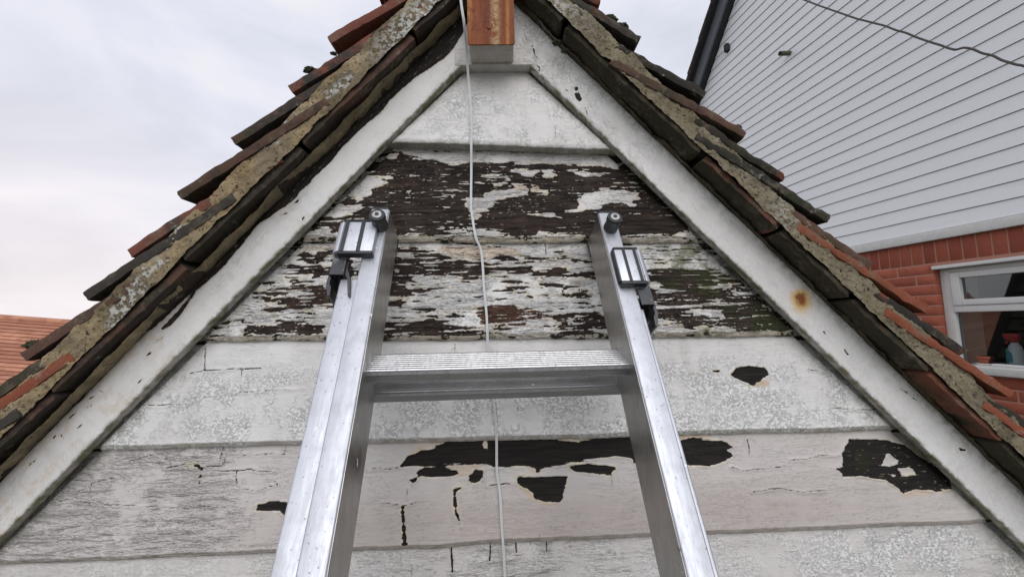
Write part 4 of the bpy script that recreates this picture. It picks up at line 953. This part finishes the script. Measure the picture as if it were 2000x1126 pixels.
# =================================================================== NEIGHBOURING HOUSE
PHI = -0.15539540; DN = 3.49; KN = DN/3.0
NA = np.array([math.sin(PHI), math.cos(PHI), 0.0]); NN = np.array([-math.cos(PHI), math.sin(PHI), 0.0]); NZ = np.array([0, 0, 1.0])
NO = CAM-NN*DN
def nloc(px, off=0.0):
    w = at_plane(px, NO+NN*off, NN)-NO; return w@NA, w[2]
house = empty('neighbouring_house', NO+NA*3.0+NZ*GROUND_Z)
tagobj(house, 'neighbouring house with white clad upper gable wall above red brick and a white window', 'house')
def make_clad():
    k = M('white_plastic_cladding'); v = k.obj()
    f = k.noise(v, 3.0, 4); s_ = k.rng(k.noise(k.mapv(v, (3, 3, 40)), 1.0, 4), .60, .75)
    c = k.mix(f, (.75, .765, .785), (.81, .82, .835)); c = k.mix(k.math('MULTIPLY', s_, .12), c, (.35, .34, .32))
    k.p(Base_Color=c, Roughness=.42); return k.m
CLAD = make_clad()
WPAINT = flat_mat('white_gloss_frame', (.66, .66, .64), .4, 0, .08, 20)
TRIM = flat_mat('weathered_white_trim', (.58, .575, .55), .6, 0, .18, 30)
DGREY = flat_mat('grey_black_board', (.085, .092, .105), .5, 0, .15, 8)
BLK = flat_mat('black_soffit', (.012, .012, .014), .7, 0, .1, 8)
def make_brick():
    k = M('red_facing_brick'); v = k.obj(); r = k.rnd()
    f = k.noise(v, 30.0, 6, .7); g = k.noise(v, 160.0, 3)
    c = k.mix(r, (.27, .066, .038), (.38, .106, .060)); c = k.mix(k.rng(f, .45, .75), c, (.25, .062, .038)); c = k.mix(k.math('MULTIPLY', k.rng(g, .6, .72), .3), c, (.42, .20, .14))
    k.p(Base_Color=c, Roughness=.9, Normal=k.bump(k.math('ADD', f, g), .002, .7)); return k.m
BRICK = make_brick()
NMORT = flat_mat('pinkish_brick_mortar', (.41, .20, .145), .95, 0, .12, 40)
VZ, VA, VS = 3.04, 4.30, 1.19                                 # verge line: z = VZ + (VA-a)*VS
z0c = .593; PB = .1053; A0 = .55
def vz_a(z): return VA+(VZ-z)/VS
nb = 38
for i in range(nb):
    za_, zb2 = z0c+i*PB, z0c+(i+1)*PB-.0042
    a_hi0, a_hi1 = vz_a(za_), vz_a(zb2)
    if a_hi1 < A0+.2: break
    v = []
    for (a, z, n) in [(A0, za_, .026), (a_hi0, za_, .026), (a_hi1, zb2, .0185), (A0, zb2, .0185)]:
        v.append(NO+NA*a+NZ*z+NN*n)
    for (a, z, n) in [(A0, za_, .002), (a_hi0, za_, .002), (a_hi1, zb2, .002), (A0, zb2, .002)]:
        v.append(NO+NA*a+NZ*z+NN*n)
    fix_normals(mesh_obj('cladding_board', v, [(0, 1, 2, 3), (7, 6, 5, 4), (0, 4, 5, 1), (1, 5, 6, 2), (2, 6, 7, 3), (3, 7, 4, 0)], CLAD, house))
# dark backing in the joints (a wall, in the gable's shape)
zt = z0c+nb*PB
bp = [(A0, .592), (vz_a(.592), .592), (vz_a(zt), zt), (A0, zt)]
prism_obj('gable_wall', bp, NO, NA, NZ, NN, -.20, 0.0, BLK, house)
box_obj('drip_trim', NO, NA, NZ, NN, (A0, vz_a(.53)), (.523, z0c-.004), (.0, .038), TRIM, house, .004)
# roof verge of that gable
def vline(a): return VZ+(VA-a)*VS
def vprism(name, d0, d1, n0, n1, mat, a_lo=2.2, a_hi=6.8):
    p = [(a_lo, vline(a_lo)+d0), (a_hi, vline(a_hi)+d0), (a_hi, vline(a_hi)+d1), (a_lo, vline(a_lo)+d1)]
    return prism_obj(name, p, NO, NA, NZ, NN, n0, n1, mat, house)
vprism('barge_board', .01, .24, .11, .135, DGREY)
vprism('soffit', .02, .06, .0, .11, BLK)
vprism('roof_underlay', .245, .285, -.2, .20, BLK)
dl = math.hypot(1, VS)
for i in range(34):
    a_t = 6.9-i*.128
    p0, p1 = (a_t, vline(a_t)+.305), (a_t-.26, vline(a_t-.26)+.268)
    ex = (NA*(p1[0]-p0[0])+NZ*(p1[1]-p0[1])); L_ = np.linalg.norm(ex); ex = ex/L_; ez = np.cross(ex, NN); 
    if ez[2] < 0: ez = -ez
    box_obj('roof_tile', NO+NA*p0[0]+NZ*p0[1], ex, NN, ez, (0, L_), (.0, .215+random.uniform(-.006, .006)), (0, .028), T_TOP, house)
# dark bracket below the verge and the overflow pipe
px_ = nloc((1411, 92), .10); box_obj('purlin_end', NO+NA*px_[0]+NZ*px_[1], NA, NZ, NN, (-.03, .02), (-.06, .04), (.0, .07), BLK, house, .01)
pp = nloc((1541, 104), .03); PIPE = flat_mat('mossy_pipe', (.085, .088, .055), .8, 0, .3, 40)
pc = NO+NA*pp[0]+NZ*pp[1]
lathe_obj('overflow_pipe', [(.022, -.02), (.022, .12), (.017, .12), (.017, .03)], pc+NN*.02, NN*.95-NZ*.12, PIPE, house, 16)
# brickwork -----------------------------------------------------------
aW1 = 1.841*KN; aW0 = .95; zHead = .335; zSill = -.352; zC0 = .357
prism_obj('wall', [(A0, GROUND_Z), (6.6, GROUND_Z), (6.6, .40), (A0, .40)], NO, NA, NZ, NN, -.20, -.0081, NMORT, house) if False else None
def wall_piece(a0, a1, z0, z1): box_obj('brick_backing', NO, NA, NZ, NN, (a0, a1), (z0, z1), (-.11, .0), NMORT, house)
wall_piece(aW1+.004, 6.4, GROUND_Z, .60); wall_piece(A0, aW0, GROUND_Z, .60); wall_piece(aW0, aW1+.004, zHead+.006, .60); wall_piece(aW0, aW1, GROUND_Z, zSill-.055)
def brick_mesh(l, h, d=.095):
    o = box_obj('brick', np.zeros(3), e1_, e2_, e3_, (-l/2, l/2), (-.003, d), (-h/2, h/2), BRICK, None, .003, 1); return o
bs = brick_mesh(.215, .065); bh = brick_mesh(.1025, .065); bso = brick_mesh(.065, .215)
Rn = Matrix(((NA[0], -NN[0], 0, 0), (NA[1], -NN[1], 0, 0), (0, 0, 1, 0), (0, 0, 0, 1)))
used = set()
def put(src, a, z, n=0.0):
    o = src if src not in used else src.copy()
    if src in used: COL.objects.link(o)
    used.add(src)
    w = NO+NA*a+NZ*z+NN*(n+random.uniform(-.0010, .0010))
    o.parent = house; o.matrix_parent_inverse = Matrix.Translation(-house.location)
    o.matrix_basis = Matrix.Translation(w)@Rn
    return o
a = aW1+.60+.0365                                             # soldier course over and beside the window
for i in range(26):
    aa = aW1+.66-.072*i
    if aa < A0+.1: break
    put(bso, aa, .472)
for c in range(11):
    zc_ = zC0-.075*c-.0375
    a = aW1+(.10 if c % 2 else 0.0)
    if c % 2: put(bh, aW1+.0513, zc_); a = aW1+.1125
    for q in range(4): put(bs, a+.1075+q*.225, zc_)
for c in range(5):                                            # below the sill
    zc_ = zSill-.055-.0425-.075*c
    for q in range(5): put(bs, aW1-.1075-.225*q-(.1125 if c % 2 else 0), zc_)
# window ---------------------------------------------------------------
OFF = -.052
win = empty('window', NO+NA*1.6+NZ*zSill); win.parent = house; win.matrix_parent_inverse = Matrix.Translation(-house.location)
def wbox(name, a0, a1, z0, z1, n0, n1, mat=WPAINT, bev=.003):
    o = box_obj(name, NO, NA, NZ, NN, (a0, a1), (z0, z1), (n0, n1), mat, None, bev)
    o.parent = win; o.matrix_parent_inverse = win.matrix_world.inverted() if False else Matrix.Translation(-Vector(NO+NA*1.6+NZ*zSill)); return o
wbox('head_board', aW0, aW1+.004, zHead-.020, zHead+.004, -.05, .012)
wbox('jamb', aW1-.055, aW1-.0005, zSill, zHead-.021, OFF-.06, OFF)
zt0 = nloc((1866, 606), OFF)[1]; zt1 = zt0+.045
wbox('transom', aW0, aW1-.055, zt0-.012, zt1-.012, OFF-.06, OFF+.004)
wbox('window_head', aW0, aW1-.055, zHead-.05, zHead-.021, OFF-.06, OFF)
# opening vent over the transom
vs0, vs1 = zt1-.010, zHead-.052
wbox('casement_stile', aW1-.108, aW1-.060, vs0, vs1, OFF-.04, OFF+.012)
wbox('casement_rail', aW0, aW1-.1085, vs0, vs0+.040, OFF-.04, OFF+.012)
wbox('casement_rail', aW0, aW1-.1085, vs1-.040, vs1, OFF-.04, OFF+.012)
wbox('sill', aW0-.1, aW1+.02, zSill-.052, zSill, -.16, .045, TRIM, .006)
def make_glass():
    k = M('window_glass'); t = k.t
    gl = k.n('ShaderNodeBsdfGlossy', {'Color': (.9, .92, .92, 1), 'Roughness': .015}); tr = k.n('ShaderNodeBsdfTransparent', {'Color': (.93, .95, .94, 1)})
    fr = k.n('ShaderNodeFresnel', {'IOR': 1.55})
    mx = k.n('ShaderNodeMixShader', {0: k.math('MULTIPLY', fr, 1.3, True), 1: tr, 2: gl})
    t.links.new(mx, k.out.inputs[0]); return k.m
GLASS = make_glass()
wbox('pane', aW0, aW1-.108, vs0+.040, vs1-.040, OFF-.018, OFF-.014, GLASS, 0)
wbox('pane', aW0, aW1-.055, zSill, zt0-.012, OFF-.034, OFF-.030, GLASS, 0)
# the dark room behind it
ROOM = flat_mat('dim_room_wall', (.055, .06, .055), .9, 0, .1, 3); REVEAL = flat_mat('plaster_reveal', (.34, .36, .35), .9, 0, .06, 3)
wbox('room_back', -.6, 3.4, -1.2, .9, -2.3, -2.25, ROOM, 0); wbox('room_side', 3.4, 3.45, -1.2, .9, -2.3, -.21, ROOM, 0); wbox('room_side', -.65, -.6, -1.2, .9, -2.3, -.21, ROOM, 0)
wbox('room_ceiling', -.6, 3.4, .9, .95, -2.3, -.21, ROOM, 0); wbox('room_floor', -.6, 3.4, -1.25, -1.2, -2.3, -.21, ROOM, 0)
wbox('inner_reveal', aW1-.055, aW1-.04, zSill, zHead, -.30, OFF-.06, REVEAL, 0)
wbox('inner_sill', aW0, aW1-.056, zSill-.02, zSill-.001, -.34, OFF-.062, WPAINT, .002)
# things on the inner sill
TER = flat_mat('terracotta_pot', (.30, .085, .05), .85, 0, .15, 30); BLUE = flat_mat('white_blue_plastic', (.78, .83, .88), .35, 0, .04, 30); REDP = flat_mat('red_plastic', (.50, .025, .030), .35, 0, .05, 30); TEAL = flat_mat('teal_print', (.05, .30, .38), .4, 0, .05, 30)
POFF = -.105
pa, pz = nloc((1925, 700), POFF)
pbase = NO+NA*pa+NZ*(zSill+.001)+NN*POFF
pot = empty('flower_pot', pbase); tagobj(pot, 'small empty terracotta pot on the window sill of the neighbouring house', 'flower pot')
lathe_obj('pot_body', [(.030, 0), (.037, .040), (.037, .044)], pbase, NZ, TER, pot, 24); lathe_obj('pot_rim', [(.0415, .040), (.0425, .056), (.037, .056), (.035, .045)], pbase, NZ, TER, pot, 24)
lathe_obj('saucer', [(.042, .0002), (.050, .010), (.048, .010)], pbase-NZ*.0005, NZ, WPAINT, pot, 24)
ba_, bz_ = nloc((1986, 700), POFF-.02)
bbase = NO+NA*ba_+NZ*(zSill+.0155)+NN*(POFF-.02)
bot = empty('spray_bottle', bbase); tagobj(bot, 'white and blue spray bottle with red trigger head behind the window pane', 'bottle')
lathe_obj('bottle_body', [(.030, 0), (.034, .006), (.034, .080), (.028, .115), (.016, .135), (.014, .142)], bbase, NZ, BLUE, bot, 24)
lathe_obj('bottle_label', [(.0345, .018), (.0345, .068)], bbase+NA*.0, NZ, TEAL, bot, 24) if False else None
lathe_obj('collar', [(.017, .138), (.017, .152), (.013, .153)], bbase, NZ, REDP, bot, 20)
prism_obj('trigger_head', [(-.020, .152), (.020, .152), (.040, .165), (.046, .185), (.040, .197), (-.022, .197), (-.028, .175)], bbase, NA, NZ, NN, -.013, .013, REDP, bot, .004)
prism_obj('trigger', [(.022, .155), (.030, .155), (.040, .128), (.034, .126)], bbase, NA, NZ, NN, -.005, .005, REDP, bot)
prism_obj('blue_stripe', [(.0, .012), (.030, .012), (.026, .10), (.0, .07)], bbase+NN*.0335, NA, NZ, NN, .0, .0012, TEAL, bot)
tb_ = NO+NA*(ba_+.005)+NZ*(zSill+.0005)+NN*(POFF)
tray = box_obj('sill_tray', tb_, NA, NZ, NN, (-.08, .075), (0, .014), (-.09, .055), WPAINT, None, .003)
tagobj(tray, 'flat white tray under the spray bottle on the window sill', 'tray')

# =================================================================== OVERHEAD CABLE
OC = flat_mat('grey_brown_cable_sheath', (.052, .042, .038), .6, 0, .2, 20)
zo = (1660, 0, 5.8824)
opts = [(-1500, -480), (-1000, -240), (-600, -30), (0, 190), (165, 238), (330, 280), (420, 305), (520, 345), (640, 378), (770, 432), (940, 490), (1040, 520), (1120, 550), (1210, 572), (1310, 550), (1410, 566), (1520, 612), (1640, 640), (1740, 690), (1840, 722), (1920, 745), (2000, 760), (2300, 850), (2900, 1000)]
ow = [at_plane((zo[0]+a/zo[2], zo[1]+b/zo[2]), NO+NN*.55, NN) for a, b in opts]
oc = tube_obj('overhead_cable', ow, .0060, OC, None, 8)
tagobj(oc, 'grey brown wavy cable slung across the white cladding of the neighbouring house', 'cable')

# =================================================================== DISTANT RED ROOF
DH_Y = 9.0
r0, r1 = at_y((-260, 601), DH_Y), at_y((120, 629), DH_Y)
r1 = r1+(r1-r0)*.55
dh = empty('distant_house', (.5*(r0[0]+r1[0]), DH_Y, GROUND_Z)); tagobj(dh, 'far house with an orange red plain tiled roof beyond the left verge', 'house')
def make_far():
    k = M('orange_roof_tiles'); v = k.obj(); r = k.rnd()
    cell = k.n('ShaderNodeTexVoronoi', {'Vector': k.mapv(v, (6, 1.5, 10)), 'Scale': 1.0, 'Randomness': .8}, out=1)
    f = k.noise(v, 3.0, 5, .6); c = k.mix(f, (.27, .105, .062), (.40, .185, .115)); 
    c = k.mix(k.n('ShaderNodeSeparateColor', {0: cell}), c, k.mix(r, (.29, .11, .07), (.50, .24, .155)))
    k.p(Base_Color=c, Roughness=.9); return k.m
FART = make_far()
dr = r1-r0; Ld = np.linalg.norm(dr); dr = dr/Ld; down = np.array([-.05, -.72, -.69]); down -= dr*np.dot(down, dr); down /= np.linalg.norm(down)
nrm = np.cross(dr, down); nrm = nrm if nrm[2] > 0 else -nrm
for i in range(34):
    q0 = r0+down*(.02+i*.105)
    n_b = random.uniform(-.006, .006)
    # a gently uneven course: segments rise and fall
    v = []; f = []; ns = 24
    for j in range(ns+1):
        w = q0+dr*(Ld*j/ns); h = .006*mn.noise(Vector((i*1.7, j*.9, 0)))
        v += [w+nrm*(.000), w+down*.115+nrm*(.030+h), w+down*.115+nrm*(.004)]
    for j in range(ns):
        b = j*3; f += [(b, b+3, b+4, b+1), (b+1, b+4, b+5, b+2)]
    mesh_obj('tile_course', v, f, FART, dh)
back = np.array([down[0], -down[1], down[2]])
mesh_obj('roof_back', [r0, r1, r1+back*3.6, r0+back*3.6], [(0, 1, 2, 3)], FART, dh)
tube_obj('ridge', [r0+np.array([0, 0, .0]), .5*(r0+r1)+np.array([0, 0, .0]), r1], .085, FART, dh, 10)
FWALL = flat_mat('far_brick_wall', (.26, .12, .08), .9, 0, .15, 4)
e0, e1w, e2w, e3w = r0+down*3.4, r1+down*3.4, r1+back*3.4, r0+back*3.4
zg = GROUND_Z
vv = [np.array([p[0], p[1], z]) for z in (zg, e0[2]) for p in (e0, e1w, e2w, e3w)]
fix_normals(mesh_obj('wall', vv+[r0-nrm*.02, r1-nrm*.02], [(0, 1, 5, 4), (2, 3, 7, 6), (1, 2, 6, 9, 5), (3, 0, 4, 8, 7), (3, 2, 1, 0)], FWALL, dh))

# =================================================================== GROUND
def make_ground():
    k = M('mown_grass_and_paving'); v = k.obj()
    f = k.noise(v, .6, 6, .6); g = k.noise(v, 30.0, 4, .7)
    k.p(Base_Color=k.mix(k.rng(f, .40, .60), k.mix(g, (.030, .045, .016), (.06, .08, .03)), k.mix(g, (.10, .095, .085), (.16, .15, .135))), Roughness=.95, Normal=k.bump(g, .02, .8)); return k.m
gr = mesh_obj('ground', [(-250, -250, GROUND_Z), (250, -250, GROUND_Z), (250, 250, GROUND_Z), (-250, 250, GROUND_Z)], [(0, 1, 2, 3)], make_ground())
gr['kind'] = 'structure'
